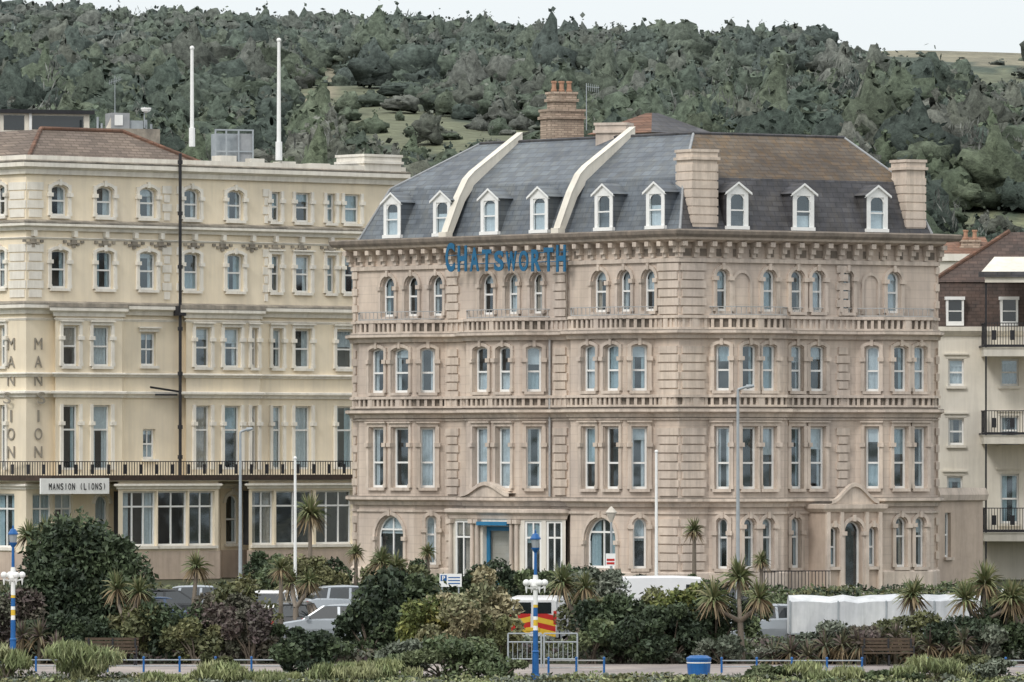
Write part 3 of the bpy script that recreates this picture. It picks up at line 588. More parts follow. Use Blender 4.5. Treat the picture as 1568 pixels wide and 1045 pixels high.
# ------------------------------------------------------------------ right terrace
T_=B('balcony_terrace_building',(X(1520,328),330,0)); fr=Fr((X(1438,328),328),(X(1700,328),328))
hs=[]
for a,c,z0,z1 in ((1452,1476,9.0,10.25),(1452,1476,6.25,7.5),(1450,1474,3.0,4.8),(1532,1560,9.0,10.25),(1532,1560,6.25,7.6),(1532,1560,2.6,4.9),(1585,1610,9,10.25),(1585,1610,6.25,7.6)):
    h=(fr.s_px(a),fr.s_px(c),z0,z1); hs.append(h); window(T_,fr,*h,0,{'wl':'walls:offwhite','tr':'trim:offwhite','hood':1,'hd':.04})
wall(T_,fr,'walls:offwhite',0,11.6,hs); T_.f('walls:offwhite',[fr.P(0,0,0),fr.P(0,-9,0),fr.P(0,-9,11.6),fr.P(0,0,11.6)])
molding(T_,'cornice:offwhite',[fr.P(0,-5,0)[:2],fr.P(0,0,0)[:2],fr.P(fr.L,0,0)[:2]],[(-.02,11.3),(.1,11.35),(.3,11.55),(.3,11.75),(-.02,11.75)])
P=fr.P
T_.f('mansard:terracedark',[P(0,-.1,11.7),P(fr.L,-.1,11.7),P(fr.L,-.9,13.9),P(0,-.9,13.9)])
T_.f('roof:terracedark',[P(-.3,-.8,13.85),P(fr.L,-.8,13.85),P(fr.L,-5,16.3),P(3.6,-5,16.3)]); T_.f('roof:terracedark',[P(-.3,-.8,13.85),P(-.3,-9,13.85),P(3.6,-5,16.3)]); T_.f('mansard:terracedark',[P(0,-.1,11.7),P(0,-9,11.7),P(0,-9,13.9),P(0,-.9,13.9)])
T_.tube('ridge:redtile',P(-.3,-.8,13.9),P(3.6,-5,16.35),.1,.1,6)
for a in (1449,1532,1600):
    s=fr.s_px(a); 
    T_.box('dormers:paint',fr,s,s+.82,-.9,0,11.8,12.0); T_.box('dormers:paint',fr,s,s+.1,-.9,0,12.0,13.0); T_.box('dormers:paint',fr,s+.72,s+.82,-.9,0,12,13.0); T_.box('dormers:paint',fr,s-.05,s+.87,-1,.06,13.0,13.15); T_.box('dormers:paint',fr,s+.1,s+.72,-.1,-.04,12.45,12.5)
    T_.f('dormer_glass:carglass',[P(s+.1,-.06,12),P(s+.72,-.06,12),P(s+.72,-.06,13),P(s+.1,-.06,13)])
s0=fr.s_px(1503)
pb=[P(s0,0,0)[:2],P(s0,2.2,0)[:2],P(fr.L,2.2,0)[:2]]
for z in (2.2,6.7,10.75):
    molding(T_,'balcony_slabs:offwhite',pb,[(-2.2,z-.4),(0.02,z-.4),(.05,z-.1),(.1,z),(-2.2,z+.01)])
    molding(T_,'balcony_edge:iron',pb,boxprof(.13,z+.02,z+.1,.05)); railing(T_,'balcony_railings:iron',pb,z+.1,z+1.15,.0,.13,.03)
    along(T_,'balcony_railings:iron',pb,.8,.22,-.02,.02,z+.35,z+.8)
T_.box('verandah_posts:iron',fr,s0+.02,s0+.1,2.1,2.2,0,14.1); T_.box('verandah_posts:iron',fr,s0+1.9,s0+1.98,2.1,2.2,0,14.1)
T_.f('verandah_roof:offwhite',[P(s0-.3,2.5,14.1),P(fr.L,2.5,14.1),P(fr.L,0,15.0),P(s0+.6,0,15.0)]); T_.box('verandah_fascia:slatedark',fr,s0-.3,fr.L,2.4,2.52,14.0,14.25)
T_.box('verandah_valance:offwhite',fr,s0,fr.L,2.3,2.4,13.75,14.05)
T_.finish()
D_=B('rear_town_house',(X(1480,350),352,0)); fr=Fr((X(1400,350),350),(X(1522,350),350)); wall(D_,fr,'walls:offwhite',0,15.6,[]); D_.box('parapet:creamtrim',fr,0,fr.L,-.3,.15,15.4,15.75)
P=fr.P; D_.f('roof:redtile',[P(0,-.3,15.7),P(fr.L,-.3,15.7),P(fr.L-.2,-3.5,16.7),P(0,-3.5,16.7)]); D_.f('side:offwhite',[P(fr.L,0,0),P(fr.L,-6,0),P(fr.L,-6,15.6),P(fr.L,0,15.6)]); chimney(D_,'chimney:brickbuff',fr,fr.L-1.5,fr.L-.6,-2.4,-1.6,15.8,16.5,False,2); D_.finish()
# ------------------------------------------------------------------ ground
prof=[(-400,-2.6),(150,-2.5),(236,-2.0),(243,-1.8),(252,-1.62),(262,-1.42),(286,-.75),(293,-.05),(420,0),(7000,0)]
def gz(d): return float(np.interp(d,[p[0] for p in prof],[p[1] for p in prof]))
def sheet(name,mat,d0,d1,x0,x1,off):
    ds=sorted({d0,d1,*[p[0] for p in prof if d0<p[0]<d1]}); v=[];f=[]
    for d in ds: v+= [(x0,d,gz(d)+off),(x1,d,gz(d)+off)]
    for i in range(len(ds)-1): f.append((2*i,2*i+1,2*i+3,2*i+2))
    me=bpy.data.meshes.new(name); me.from_pydata(v,[],f); me.materials.append(MATS[mat]); ob=bpy.data.objects.new(name,me); scene.collection.objects.link(ob); return ob
sheet('ground','grassground',-400,7000,-4000,4000,0)
sheet('promenade_pavement','pavement',242.2,250.5,-200,200,.06)
sheet('seafront_road','asphalt',262.5,285.6,-200,200,.004)
sheet('hotel_pavement','pavement',293,299,-200,200,.05)
kb=B('kerb',(0,286,gz(285.8))); zk=gz(285.6); kb.f('kerb_face:kerb',[(-200,285.6,zk),(200,285.6,zk),(200,285.6,zk+.13),(-200,285.6,zk+.13)]); kb.f('kerb_top:kerb',[(-200,285.6,zk+.13),(200,285.6,zk+.13),(200,286.8,zk+.17),(-200,286.8,zk+.17)]); kb.finish()
rm=bpy.data.meshes.new('road_markings'); v=[];f=[]
for k in range(-30,30):
    x=k*5.0; n=len(v); v+=[(x,274,gz(274)+.009),(x+2.5,274,gz(274)+.009),(x+2.5,274.15,gz(274.15)+.009),(x,274.15,gz(274.15)+.009)]; f.append((n,n+1,n+2,n+3))
rm.from_pydata(v,[],f); rm.materials.append(MATS['marking']); scene.collection.objects.link(bpy.data.objects.new('road_markings',rm))
# ------------------------------------------------------------------ hills
skx=[-1200,0,100,200,300,400,500,600,700,800,900,1000,1100,1200,1300,1400,1568,2800]; sky_=[60,44,48,50,48,54,54,50,58,68,80,84,86,86,78,76,78,130]
ds=np.concatenate([np.linspace(430,2000,150),np.linspace(2030,3200,12)]); pxs=np.linspace(-1500,3100,260)
def hill_z(px,d):
    yr=np.interp(px,skx,sky_); zr=6+(690-yr)*2000/F; t=(d-430)/1570.0
    g=np.where(t<=1,.0+1.0*np.clip(t,0,1)**1.12,1-(t-1)*.35)
    return zr*g
def hillh(px,d):
    x=X(px,d); n=noise.noise(Vector((x/140,d/170,3.1)))*9+noise.noise(Vector((x/45,d/60,1.1)))*2.5
    e=min(1,max(0,(d-430)/300)); e*= 1 if d<1800 else max(.15,1-(d-1800)/240)
    return float(hill_z(px,d))+n*e-.5
patches=[([(440,150),(500,102),(540,118),(585,140),(640,165),(700,185),(780,192),(870,205),(850,232),(700,232),(600,232),(560,205),(530,172),(470,160)],1),([(505,100),(520,104),(512,150),(440,158),(430,148),(495,138)],2),
 ([(1310,62),(1600,64),(1600,104),(1520,102),(1420,90),(1350,84)],2),([(1400,322),(1480,324),(1600,330),(1600,352),(1480,346),(1405,342)],1),([(1450,114),(1600,110),(1600,128),(1500,132)],1),([(578,95),(600,90),(608,110),(588,114)],2),([(1180,100),(1260,104),(1250,114),(1190,110)],1)]
def inpoly(x,y,P):
    r=False;n=len(P)
    for i in range(n):
        a,b2=P[i],P[(i+1)%n]
        if (a[1]>y)!=(b2[1]>y) and x<(b2[0]-a[0])*(y-a[1])/(b2[1]-a[1])+a[0]: r=not r
    return r
def mesh_np(name,V,Q,C,mat,smooth=False):
    me=bpy.data.meshes.new(name); V=np.asarray(V,dtype=np.float32); Q=np.asarray(Q,dtype=np.int32)
    me.vertices.add(len(V)); me.vertices.foreach_set('co',V.ravel()); me.loops.add(Q.size); me.loops.foreach_set('vertex_index',Q.ravel())
    me.polygons.add(len(Q)); me.polygons.foreach_set('loop_start',np.arange(0,Q.size,4,dtype=np.int32)); me.update(calc_edges=True)
    at=me.color_attributes.new('Col','FLOAT_COLOR','POINT'); c4=np.ones((len(V),4),dtype=np.float32); c4[:,:3]=C; at.data.foreach_set('color',c4.ravel())
    me.materials.append(MATS[mat]); ob=bpy.data.objects.new(name,me); scene.collection.objects.link(ob); return ob
def hazed(col,d,k=.5):  # aerial haze painted into the base colour, stronger with distance
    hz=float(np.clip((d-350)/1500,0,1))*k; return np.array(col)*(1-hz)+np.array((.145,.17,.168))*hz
V=[];C=[]
for d in ds:
    for p in pxs:
        z=hillh(p,d); V.append((X(p,d),d,z)); y=HY-(z-EYE)*F/d
        k=0; jx=noise.noise(Vector((p/25,y/12,0)))*14; jy=noise.noise(Vector((p/30,y/10,5)))*8
        for P_,kk in patches:
            if inpoly(p+jx,y+jy,P_): k=kk
        n=noise.noise(Vector((X(p,d)/9,d/22,0)))*.5+.5
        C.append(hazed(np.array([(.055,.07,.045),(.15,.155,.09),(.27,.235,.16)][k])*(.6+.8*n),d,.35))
nx=len(pxs); Q=[(i*nx+j,i*nx+j+1,(i+1)*nx+j+1,(i+1)*nx+j) for i in range(len(ds)-1) for j in range(nx-1)]
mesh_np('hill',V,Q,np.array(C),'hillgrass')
def unit(n):
    v=rng.normal(size=(n,3)); return v/np.linalg.norm(v,axis=1,keepdims=True)
def diamonds(c,a,b):
    V=np.stack([c-a,c+b,c+a,c-b],1).reshape(-1,3); Q=np.arange(len(V)).reshape(-1,4); return V,Q
VV=[];QQ=[];CC=[];off=0; ntree=0
NU,NV=12,7
TQ=np.array([(j*NU+i,j*NU+(i+1)%NU,(j+1)*NU+(i+1)%NU,(j+1)*NU+i) for j in range(NV) for i in range(NU)])
TPL=[]
for s in range(22):
    vs=[]; typ=s%4
    for j in range(NV+1):
        ph=math.pi*(.02+.68*j/NV)
        for i in range(NU):
            t=2*math.pi*(i+.5*(j%2))/NU; u=Vector((math.sin(ph)*math.cos(t),math.sin(ph)*math.sin(t),math.cos(ph)))
            r=1+.75*noise.noise(u*1.5+Vector((s*5.3,0,0)))+.45*noise.noise(u*3.6+Vector((0,s*3.1,0)))
            q=u*r
            if typ==1: q=Vector((q.x*(1.15-.45*max(0,q.z)),q.y*(1.15-.45*max(0,q.z)),q.z*1.2))
            if typ==2: q=Vector((q.x*1.25,q.y*1.2,q.z*.75))
            vs.append(tuple(q))
    TPL.append(np.array(vs))
def hilltree(x,d,z,r,h,col,n,bare=False):
    global off
    base=np.array([x,d,z+h*.42]); sc=np.array([r*rng.uniform(.8,1.25),r,h*.55])
    T0=TPL[rng.integers(len(TPL))]
    if not bare:
        v=T0*sc*.92+base; VV.append(v);QQ.append(TQ+off);off+=len(v)
        CC.append(np.tile(col,(len(v),1))*(.55+.5*np.clip((T0[:,2:3]+.5)/1.4,0,1))*rng.uniform(.8,1.2,(len(v),1)))  # underside shade painted in: crown colour darkens towards the bottom
    ii=rng.integers(0,len(T0),n); u=T0[ii]*(rng.uniform(.3,1,(n,1))**.4 if bare else 1); p=u*sc*rng.uniform(.88,1.06,(n,1))+unit(n)*r*.13+base
    a=unit(n); b2=np.cross(a,unit(n)); s=r*.13*rng.uniform(.4,1.4,(n,1)); 
    if bare: a[:,2]=np.abs(a[:,2])+.8; v,q=diamonds(p,a*s,b2*s*.25)
    else: v,q=diamonds(p,a*s,b2*s)
    VV.append(v);QQ.append(q+off);off+=len(v)
    cl=col*(rng.uniform(.62,1.4,(n,1)))*(.66+.42*np.clip((u[:,2:3]+.5)/1.4,0,1)); CC.append(np.repeat(cl,4,0))  # leaf clumps carry the same painted underside shade
pal=[(.062,.083,.055),(.046,.064,.046),(.078,.10,.062),(.10,.12,.07),(.105,.108,.082),(.040,.055,.042),(.14,.14,.118),(.085,.108,.058)]
d=640.0
while d<2045:
    stp=5.8; w=.088*d; x=-w
    while x<w:
        xx=x+rng.uniform(-3.5,3.5); dd=d+rng.uniform(-4,4); px=CX+xx/dd*F; z=hillh(px,dd); y=HY-(z-EYE)*F/dd
        if y>420: x+=stp; continue
        ok=True
        r=1.3+rng.gamma(2.2,.75); r=min(r,5.6); h=r*rng.uniform(1.1,2.2)
        if px>1260 and y<106: ok=rng.random()<.22; r*=.6; h=r*1.2
        elif y<100: h=min(h,7.0)
        th=h*F/dd
        if any(inpoly(px,y-t*th,P_) for P_,kk in patches for t in (0,.35,.7,.95)):
            ok=ok and rng.random()<(.13 if y<300 else .3); r*=.6; h*=.5
        if noise.noise(Vector((xx/60,dd/120,7)))>.45: ok=ok and rng.random()<.6
        if ok:
            k=noise.noise(Vector((xx/40,dd/80,2)))*.6+.5; i=int(np.clip(k*8+rng.normal()*1.8,0,7)); bare=rng.random()<.07
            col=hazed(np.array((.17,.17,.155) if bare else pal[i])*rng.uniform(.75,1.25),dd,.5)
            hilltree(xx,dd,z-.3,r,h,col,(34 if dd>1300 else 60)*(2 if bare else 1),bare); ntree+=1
        x+=stp*rng.uniform(.6,1.3)
    d+=stp*1.1
print('hill trees',ntree)
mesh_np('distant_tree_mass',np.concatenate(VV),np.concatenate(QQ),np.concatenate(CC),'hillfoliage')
# ------------------------------------------------------------------ foreground vegetation
PAL={'dark':[(.038,.055,.032),(.052,.074,.038),(.07,.094,.047),(.028,.042,.027)],
'olive':[(.13,.135,.06),(.10,.11,.05),(.17,.165,.08),(.08,.09,.045)],
'purple':[(.10,.075,.07),(.085,.09,.062),(.07,.055,.055),(.12,.11,.08)],
'tan':[(.25,.22,.13),(.19,.19,.105),(.15,.165,.09),(.30,.26,.16)],
'yg':[(.15,.165,.05),(.11,.135,.042),(.08,.105,.04),(.20,.18,.055)],
'grey':[(.15,.17,.13),(.12,.14,.10),(.19,.20,.16),(.09,.11,.078)],
'light':[(.25,.27,.13),(.20,.235,.11),(.29,.295,.16),(.15,.18,.085)],
'mid':[(.09,.12,.058),(.115,.145,.07),(.068,.094,.05),(.14,.16,.085)]}
class Veg:
    def __init__(s): s.V=[];s.Q=[];s.C=[];s.n=0
    def add(s,v,q,c): s.V.append(v);s.Q.append(q+s.n);s.C.append(c);s.n+=len(v)
    def tube(s,p0,p1,r0,r1,col,n=6):
        p0=np.array(p0,float);p1=np.array(p1,float);ax=p1-p0;ax/=np.linalg.norm(ax)+1e-9;a=np.cross(ax,[.3,.9,.1]);a/=np.linalg.norm(a);b2=np.cross(ax,a)
        t=np.arange(n)*2*math.pi/n; r=np.cos(t)[:,None]*a+np.sin(t)[:,None]*b2; v=np.concatenate([p0+r*r0,p1+r*r1])
        q=np.array([(i,(i+1)%n,n+(i+1)%n,n+i) for i in range(n)]); s.add(v,q,np.tile(np.array(col),(len(v),1))*rng.uniform(.8,1.2))
    def done(s,name): return mesh_np(name,np.concatenate(s.V),np.concatenate(s.Q),np.concatenate(s.C),'foliage')
BARK=(.10,.08,.06)
def shrub(name,px,wpx,yt,d,kind,n=None,size=.115,trunk=.18,depth=.7):
    x=X(px,d); g=gz(d); h=Z(yt,d)-g; w=wpx*d/F*1.18; h*=1.05; vg=Veg(); rx=w/2; rz=h*(1-trunk)/2; cz=g+h-rz; ry=rx*depth
    nl=int(np.clip(w*h*2.0,8,34)); n=n or int(np.clip(w*h*620,1800,11000))
    lc=unit(nl)*(rng.uniform(.3,1,(nl,1))**.6)*.76; lr=rng.uniform(.20,.40,nl); li=rng.integers(0,nl,n); u=unit(n); rad=rng.uniform(.5,1.0,(n,1))**.5*(1+rng.normal(size=(n,1))*.13)
    p=(lc[li]+u*lr[li,None]*rad)*np.array([rx,ry,rz])*1.04+np.array([x,d,cz])
    p[:,2]=np.maximum(p[:,2],g+.02+.1*rng.random(n))
    if kind=='light':
        a=np.array([0,0,1.0])+rng.normal(size=(n,3))*np.array([.45,.45,.15]); a/=np.linalg.norm(a,axis=1,keepdims=True); b2=np.cross(a,unit(n)); s=size*1.5*rng.uniform(.6,1.4,(n,1)); v,q=diamonds(p,a*s,b2*s*.18)
    else:
        a=unit(n); b2=np.cross(a,unit(n)); b2/=np.linalg.norm(b2,axis=1,keepdims=True)+1e-6; s=size*rng.uniform(.45,1.2,(n,1)); v,q=diamonds(p,a*s,b2*s*.5)
    P_=np.array(PAL[kind]); ci=rng.integers(0,len(P_),nl); cl=P_[ci][li]*.65+P_[rng.integers(0,len(P_),n)]*.35
    cl=cl*rng.uniform(.6,1.55,(n,1)); vg.add(v,q,np.repeat(cl,4,0))
    b0=np.array([x,d,g-.05])
    for k in range(nl):
        e=lc[k]*np.array([rx,ry,rz])+np.array([x,d,cz]); m_=b0+(e-b0)*np.array([.35,.35,.5]); r=.03+.01*h
        vg.tube(b0+rng.normal(size=3)*[.12,.1,0],m_,r,r*.7,BARK); vg.tube(m_,e,r*.7,r*.25,BARK)
    vg.done(name)
def cover(name,px0,px1,d0,d1,hmin,hmax,n,kinds,seed=0,size=.11):
    dd=rng.uniform(d0,d1,n); px=rng.uniform(px0,px1,n); x=(px-CX)/F*dd; V_=np.empty((n,3)); cl=np.empty((n,3))
    for i in range(n):
        k=noise.noise(Vector((x[i]/1.1,dd[i]/1.6,seed)))*.5+.5; k2=noise.noise(Vector((x[i]/2.4,dd[i]/3,seed+9)))*.5+.5
        h=(hmin+(hmax-hmin)*k)*(rng.random()**.45); V_[i]=(x[i],dd[i],gz(dd[i])+h); P_=PAL[kinds[int(min(.999,max(0,(k2-.2)/.6))*len(kinds))]]; cl[i]=np.array(P_[rng.integers(4)])*rng.uniform(.65,1.4)
    a=unit(n); b2=np.cross(a,unit(n)); s=size*rng.uniform(.5,1.3,(n,1)); v,q=diamonds(V_,a*s,b2*s*.6); mesh_np(name,v,q,np.repeat(cl,4,0),'foliage')
cover('groundcover_planting',-60,1640,251,262,.1,.8,36000,['dark','mid','purple','grey','olive'],1)
cover('verge_planting',-40,1620,236.5,241.6,.05,.4,13000,['mid','light','grey','olive','light'],4,.085)
cover('bank_planting',-40,1640,287,292.5,.2,.9,22000,['dark','mid','olive','dark'],7)
def spikyhead(vg,c,R,n,greens,tans):
    c=np.array(c); 
    for k in range(n):
        el=rng.uniform(-.9,1.45); az=rng.uniform(0,2*math.pi); dr=np.array([math.cos(az)*math.cos(el),math.sin(az)*math.cos(el),math.sin(el)])
        L_=R*rng.uniform(.65,1.15); side=np.cross(dr,[0,0,1.0]); side/=np.linalg.norm(side)+1e-6; w=.028*R/.7
        if rng.random()<.4: side=side*.5+np.cross(side,dr)*.85
        p0=c; p1=c+dr*L_*.55; p2=c+dr*L_*.98+np.array([0,0,-L_*(.25 if el<1 else .08)])
        col=np.array(tans[rng.integers(len(tans))] if el<-.25 else greens[rng.integers(len(greens))])*rng.uniform(.7,1.35)
        v=np.array([p0-side*w*.7,p0+side*w*.7,p1+side*w,p1-side*w,p2+side*w*.15,p2-side*w*.15]); vg.add(v,np.array([(0,1,2,3),(3,2,4,5)]),np.tile(col,(6,1)))
GR=[(.13,.15,.065),(.17,.18,.085),(.09,.115,.05),(.20,.19,.10)]; TN=[(.20,.15,.085),(.15,.11,.065),(.24,.185,.11)]
def cordyline(px,yt,d,R=.7,heads=1,lean=0,zg=None,n=190):
    x=X(px,d); g=gz(d) if zg is None else zg; H_=Z(yt,d)-g-R*.7; vg=Veg(); b0=np.array([x-lean,d,g]); bk=(.17,.14,.11)
    if heads==1:
        m_=b0+np.array([lean*.4,0,H_*.55]); t=np.array([x,d,g+H_]); vg.tube(b0,m_,.11,.09,bk); vg.tube(m_,t,.09,.07,bk); spikyhead(vg,t,R,n,GR,TN)
    else:
        f=b0+np.array([lean*.5,0,H_*.5]); vg.tube(b0,f,.14,.11,bk)
        for k in range(heads):
            t=np.array([x+(k-(heads-1)/2)*R*.95+rng.normal()*.1,d+rng.normal()*.4,g+H_*(1-abs(k-(heads-1)/2)*.2)+rng.normal()*.15]); m_=f+(t-f)*np.array([.75,.75,.5]); vg.tube(f,m_,.09,.075,bk); vg.tube(m_,t,.075,.06,bk); spikyhead(vg,t,R*rng.uniform(.85,1.05),int(n*.85),GR,TN)
    vg.done('cabbage_palm')
S=[('evergreen_tree',105,130,778,256,'dark',.12),('evergreen_tree',150,165,815,255.5,'dark',.05),('evergreen_tree',75,100,850,255,'dark',.1),('evergreen_tree',190,95,870,254.5,'dark',.0),('shrub',20,110,890,254,'purple',.0),
('shrub',75,90,930,252,'dark',.0),('shrub',140,100,940,251.5,'dark',0),('shrub',215,110,925,252,'olive',.0),('shrub',262,100,912,252,'dark',.0),('shrub',300,90,940,251,'olive',.0),('shrub',355,110,875,256,'olive',.0),('shrub',335,120,908,253,'purple',.0),('shrub',385,80,925,251,'purple',.0),
('shrub',430,80,955,251.5,'dark',.0),('shrub',480,110,966,251,'dark',.0),('shrub',470,110,852,287,'olive',.0),('shrub',430,90,852,288,'mid',.0),('evergreen_tree',605,155,872,256,'dark',.0),('shrub',565,90,912,254,'dark',.0),('shrub',650,90,915,252,'yg',.0),('shrub',600,110,850,286,'olive',.0),('shrub',645,70,860,287,'mid',.0),
('shrub',730,140,874,253,'tan',.0),('shrub',700,100,915,251,'tan',.0),('shrub',765,60,930,251,'olive',.0),('shrub',860,90,860,287,'mid',.0),('shrub',800,80,866,288,'mid',.0),('shrub',755,80,862,288,'dark',.0),
('shrub',915,115,862,262,'grey',.0),('shrub',950,135,908,252,'dark',.0),('shrub',985,115,935,251,'dark',.0),('shrub',905,85,945,251,'mid',.0),('shrub',895,75,900,258,'olive',.0),
('shrub',1060,125,880,253,'yg',.0),('shrub',1030,95,925,251.5,'dark',.0),('shrub',1095,95,900,252,'dark',.0),('shrub',1105,80,965,250.8,'grey',.0),('shrub',1005,85,895,262,'olive',.0),('shrub',1150,60,905,262,'mid',0),
('shrub',1205,110,980,250.8,'grey',.0),('shrub',1275,110,955,251,'grey',.0),('shrub',1330,120,955,251,'purple',.0),('shrub',1395,120,935,252,'olive',.0),('shrub',1455,130,942,251.5,'dark',.0),('shrub',1530,120,915,252,'dark',.0),('shrub',1560,100,890,254,'olive',.0),('shrub',1500,90,950,250.8,'grey',0),
('tamarisk_bush',135,140,982,240,'light',.0),('tamarisk_bush',10,80,995,240,'light',.0),('tamarisk_bush',345,110,1018,238.5,'light',.0),('tamarisk_bush',530,120,1015,239,'light',.0),('tamarisk_bush',420,80,1032,237.8,'light',.0),('shrub',680,160,972,241,'mid',.0),('shrub',765,90,1005,240,'mid',.0),('shrub',470,120,960,242,'dark',.0),('tamarisk_bush',600,100,1010,240,'light',.0),('shrub',620,100,985,242,'grey',0),
('tamarisk_bush',1260,110,1015,239.5,'light',.0),('tamarisk_bush',1430,120,1010,239.5,'light',.0),('shrub',1370,90,1025,239,'mid',.0),('shrub',1180,100,1020,240,'mid',.0),('shrub',1530,120,1010,240,'grey',.0),('tamarisk_bush',240,80,1034,238,'light',0),('shrub',1480,90,995,241,'olive',0),('shrub',325,50,1002,243,'olive',0)]
for nm,px,w,yt,d,k,t in S: shrub(nm,px,w,yt,d,k,trunk=t,size=.115 if nm!='evergreen_tree' else .14)
for px,w,yt,d,k in ((430,90,852,291,'mid'),(520,80,856,290,'dark'),(640,60,860,290,'dark'),(890,80,864,290,'dark'),(830,60,868,290,'mid'),(580,60,846,291,'olive'),(700,50,880,289,'dark'),(980,80,878,290,'dark'),(395,50,850,291,'dark'),(1060,60,880,290,'mid')): shrub('hedge',px,w,yt,d,k,trunk=0,depth=.5,size=.1)
for a in ((475,762,291,.95,1,0),(301,848,253,.7,1,.2),(455,856,266,.7,2,.1),(595,838,280,.75,2,0),(880,858,254,.8,2,-.2),(1063,797,291,.6,1,0),(1130,860,251,.85,3,-.15),(1166,846,277,.5,1,0),(1397,888,253,.8,1,0),(1508,862,252,.9,3,.2),(1560,876,252,.8,2,0),(190,862,252,.8,2,0),(545,834,291,.5,1,0),(655,834,291,.5,1,0),(60,774,258,.75,2,0),(110,784,257,.6,2,0),(430,855,262,.6,1,0)): cordyline(*a)
for px,yt,d in ((1290,945,250),(1345,950,250.5),(1450,948,250.5),(1210,985,250.4),(1370,955,250.6),(60,945,251)):
    vg=Veg(); g=gz(d)
    for k in range(3):
        c=np.array([X(px+(k-1)*26,d),d+rng.normal()*.2,g+(Z(yt,d)-g)*rng.uniform(.3,.6)]); vg.tube(c-[0,0,c[2]-g],c,.09,.07,(.12,.10,.07)); spikyhead(vg,c,.75,90,[(.09,.10,.06),(.14,.13,.08),(.12,.09,.08)],TN)
    vg.done('phormium_plant')
# ------------------------------------------------------------------ street furniture
def seafront_lamp(px,d,ytop,ybase):
    x=X(px,d); g=gz(d); top=Z(ytop,d); Hh=top-g; b=B('seafront_street_lamp',(x,d,g)); c=(x,d,g)
    b.lathe('base:lampblue',c,[(.16,0),(.16,.12),(.12,.18),(.11,.9),(.13,.95),(.09,1.0),(.085,Hh*.33)],12)
    z=Hh*.33
    for i,(m_,hh) in enumerate((('paint',.16),('yellow',.2),('paint',.12),('lampblue',.3),('yellow',.1),('paint',Hh*.2))):
        b.lathe('shaft_band%d:%s'%(i,m_),c,[(.08,z),(.075,z+hh)],12); z+=hh
    zc=Hh*.62
    b.lathe('collar:paint',c,[(.08,z-.02),(.13,zc-.05),(.17,zc+.05),(.13,zc+.2),(.07,zc+.3)],12)
    for k in range(4):
        t=k*math.pi/2+.4; p=(x+math.cos(t)*.34,d+math.sin(t)*.34,g+zc+.05); b.tube('arms:paint',(x,d,g+zc-.1),(p[0],p[1],p[2]-.05),.03,.03,6); sphere(b,'globes:paint',(p[0],p[1],p[2]+.1),.12,10); b.tube('arms:paint',(p[0],p[1],p[2]-.25),p,.015,.05,6)
    b.lathe('upper_shaft:lampblue',c,[(.06,zc+.3),(.045,Hh-.7)],10)
    b.lathe('lantern:lampblue',c,[(.05,Hh-.75),(.14,Hh-.62),(.15,Hh-.58)],8); b.lathe('lantern_glass:carsilver',c,[(.12,Hh-.58),(.15,Hh-.3)],8); b.lathe('lantern_cap:lampblue',c,[(.18,Hh-.3),(.18,Hh-.26),(.1,Hh-.12),(.03,Hh-.08),(.03,Hh),(.001,Hh+.05)],8)
    b.finish()
seafront_lamp(820,241.5,813,1040); seafront_lamp(20,250.3,806,1000)
pole('lamp_post',1130,264,900,597,.085,.05,'pole:galv',.7,gz(264)); pole('lamp_post',368,288,870,662,.085,.05,'pole:galv',.6,gz(288))
pole('white_mast',452,286,860,702,.075,.05,'pole:paint',0,gz(286)); pole('white_mast',1005,288,880,692,.075,.05,'pole:paint',0,gz(288)); pole('white_mast',1535,262,980,905,.05,.04,'pole:paint',0,gz(262))
b=B('hotel_lamp_post',(X(936,290),290,gz(290))); x=X(936,290); b.tube('post:galv',(x,290,gz(290)),(x,290,Z(800,290)),.06,.045,8); b.lathe('lantern:palewood',(x,290,Z(800,290)),[(.05,0),(.2,.35),(.24,.4),(.12,.55),(.02,.65)],6); b.finish()
def rail(name,p0,p1,d,h,key='paint',post='lampblue',sp=52):
    b=B(name,(X((p0+p1)/2,d),d,gz(d))); g=gz(d)+.06; fr=Fr((X(p0,d),d),(X(p1,d),d)); n=max(2,int((p1-p0)/sp))
    for k in range(n+1):
        s=fr.L*k/n; b.tube('posts:'+post,fr.P(s,0,g),fr.P(s,0,g+h+.06),.04,.035,8); sphere(b,'posts:'+post,fr.P(s,0,g+h+.08),.05,8)
    for z in (h*.5,h): b.tube('rails:'+key,fr.P(0,0,g+z),fr.P(fr.L,0,g+z),.022,.022,6)
    b.finish()
rail('promenade_railing',0,440,245,.42,'galv'); rail('promenade_railing',1105,1320,244.5,.42,'galv'); rail('promenade_railing',840,925,243,.5,'ironpale'); rail('promenade_railing',1420,1600,244.5,.42,'galv')
b=B('cycle_barrier',(X(830,248),248,gz(248))); fr=Fr((X(778,248),248),(X(884,248),248)); g=gz(248)+.06
for s0,s1 in ((0,fr.L*.48),(fr.L*.52,fr.L)):
    for s in (s0,s1): b.tube('hoops:galv',fr.P(s,0,g),fr.P(s,0,g+1.2),.03,.03,8)
    for z in (1.2,.9,.3): b.tube('hoops:galv',fr.P(s0,0,g+z),fr.P(s1,0,g+z),.025,.025,8)
    for k in range(1,7): s=s0+(s1-s0)*k/7; b.tube('bars:galv',fr.P(s,0,g+.3),fr.P(s,0,g+.9),.012,.012,5)
b.finish()
g=gz(243.2)+.06; b=B('blue_litter_bin',(X(1070,243.2),243.2,g)); b.lathe('body:lampblue',(X(1070,243.2),243.2,g),[(.38,0),(.42,.5),(.44,.52),(.44,.58),(.4,.6),(.3,.66),(.001,.68)],16); b.lathe('rim:paint',(X(1070,243.2),243.2,g),[(.425,.4),(.43,.44)],16); b.finish()
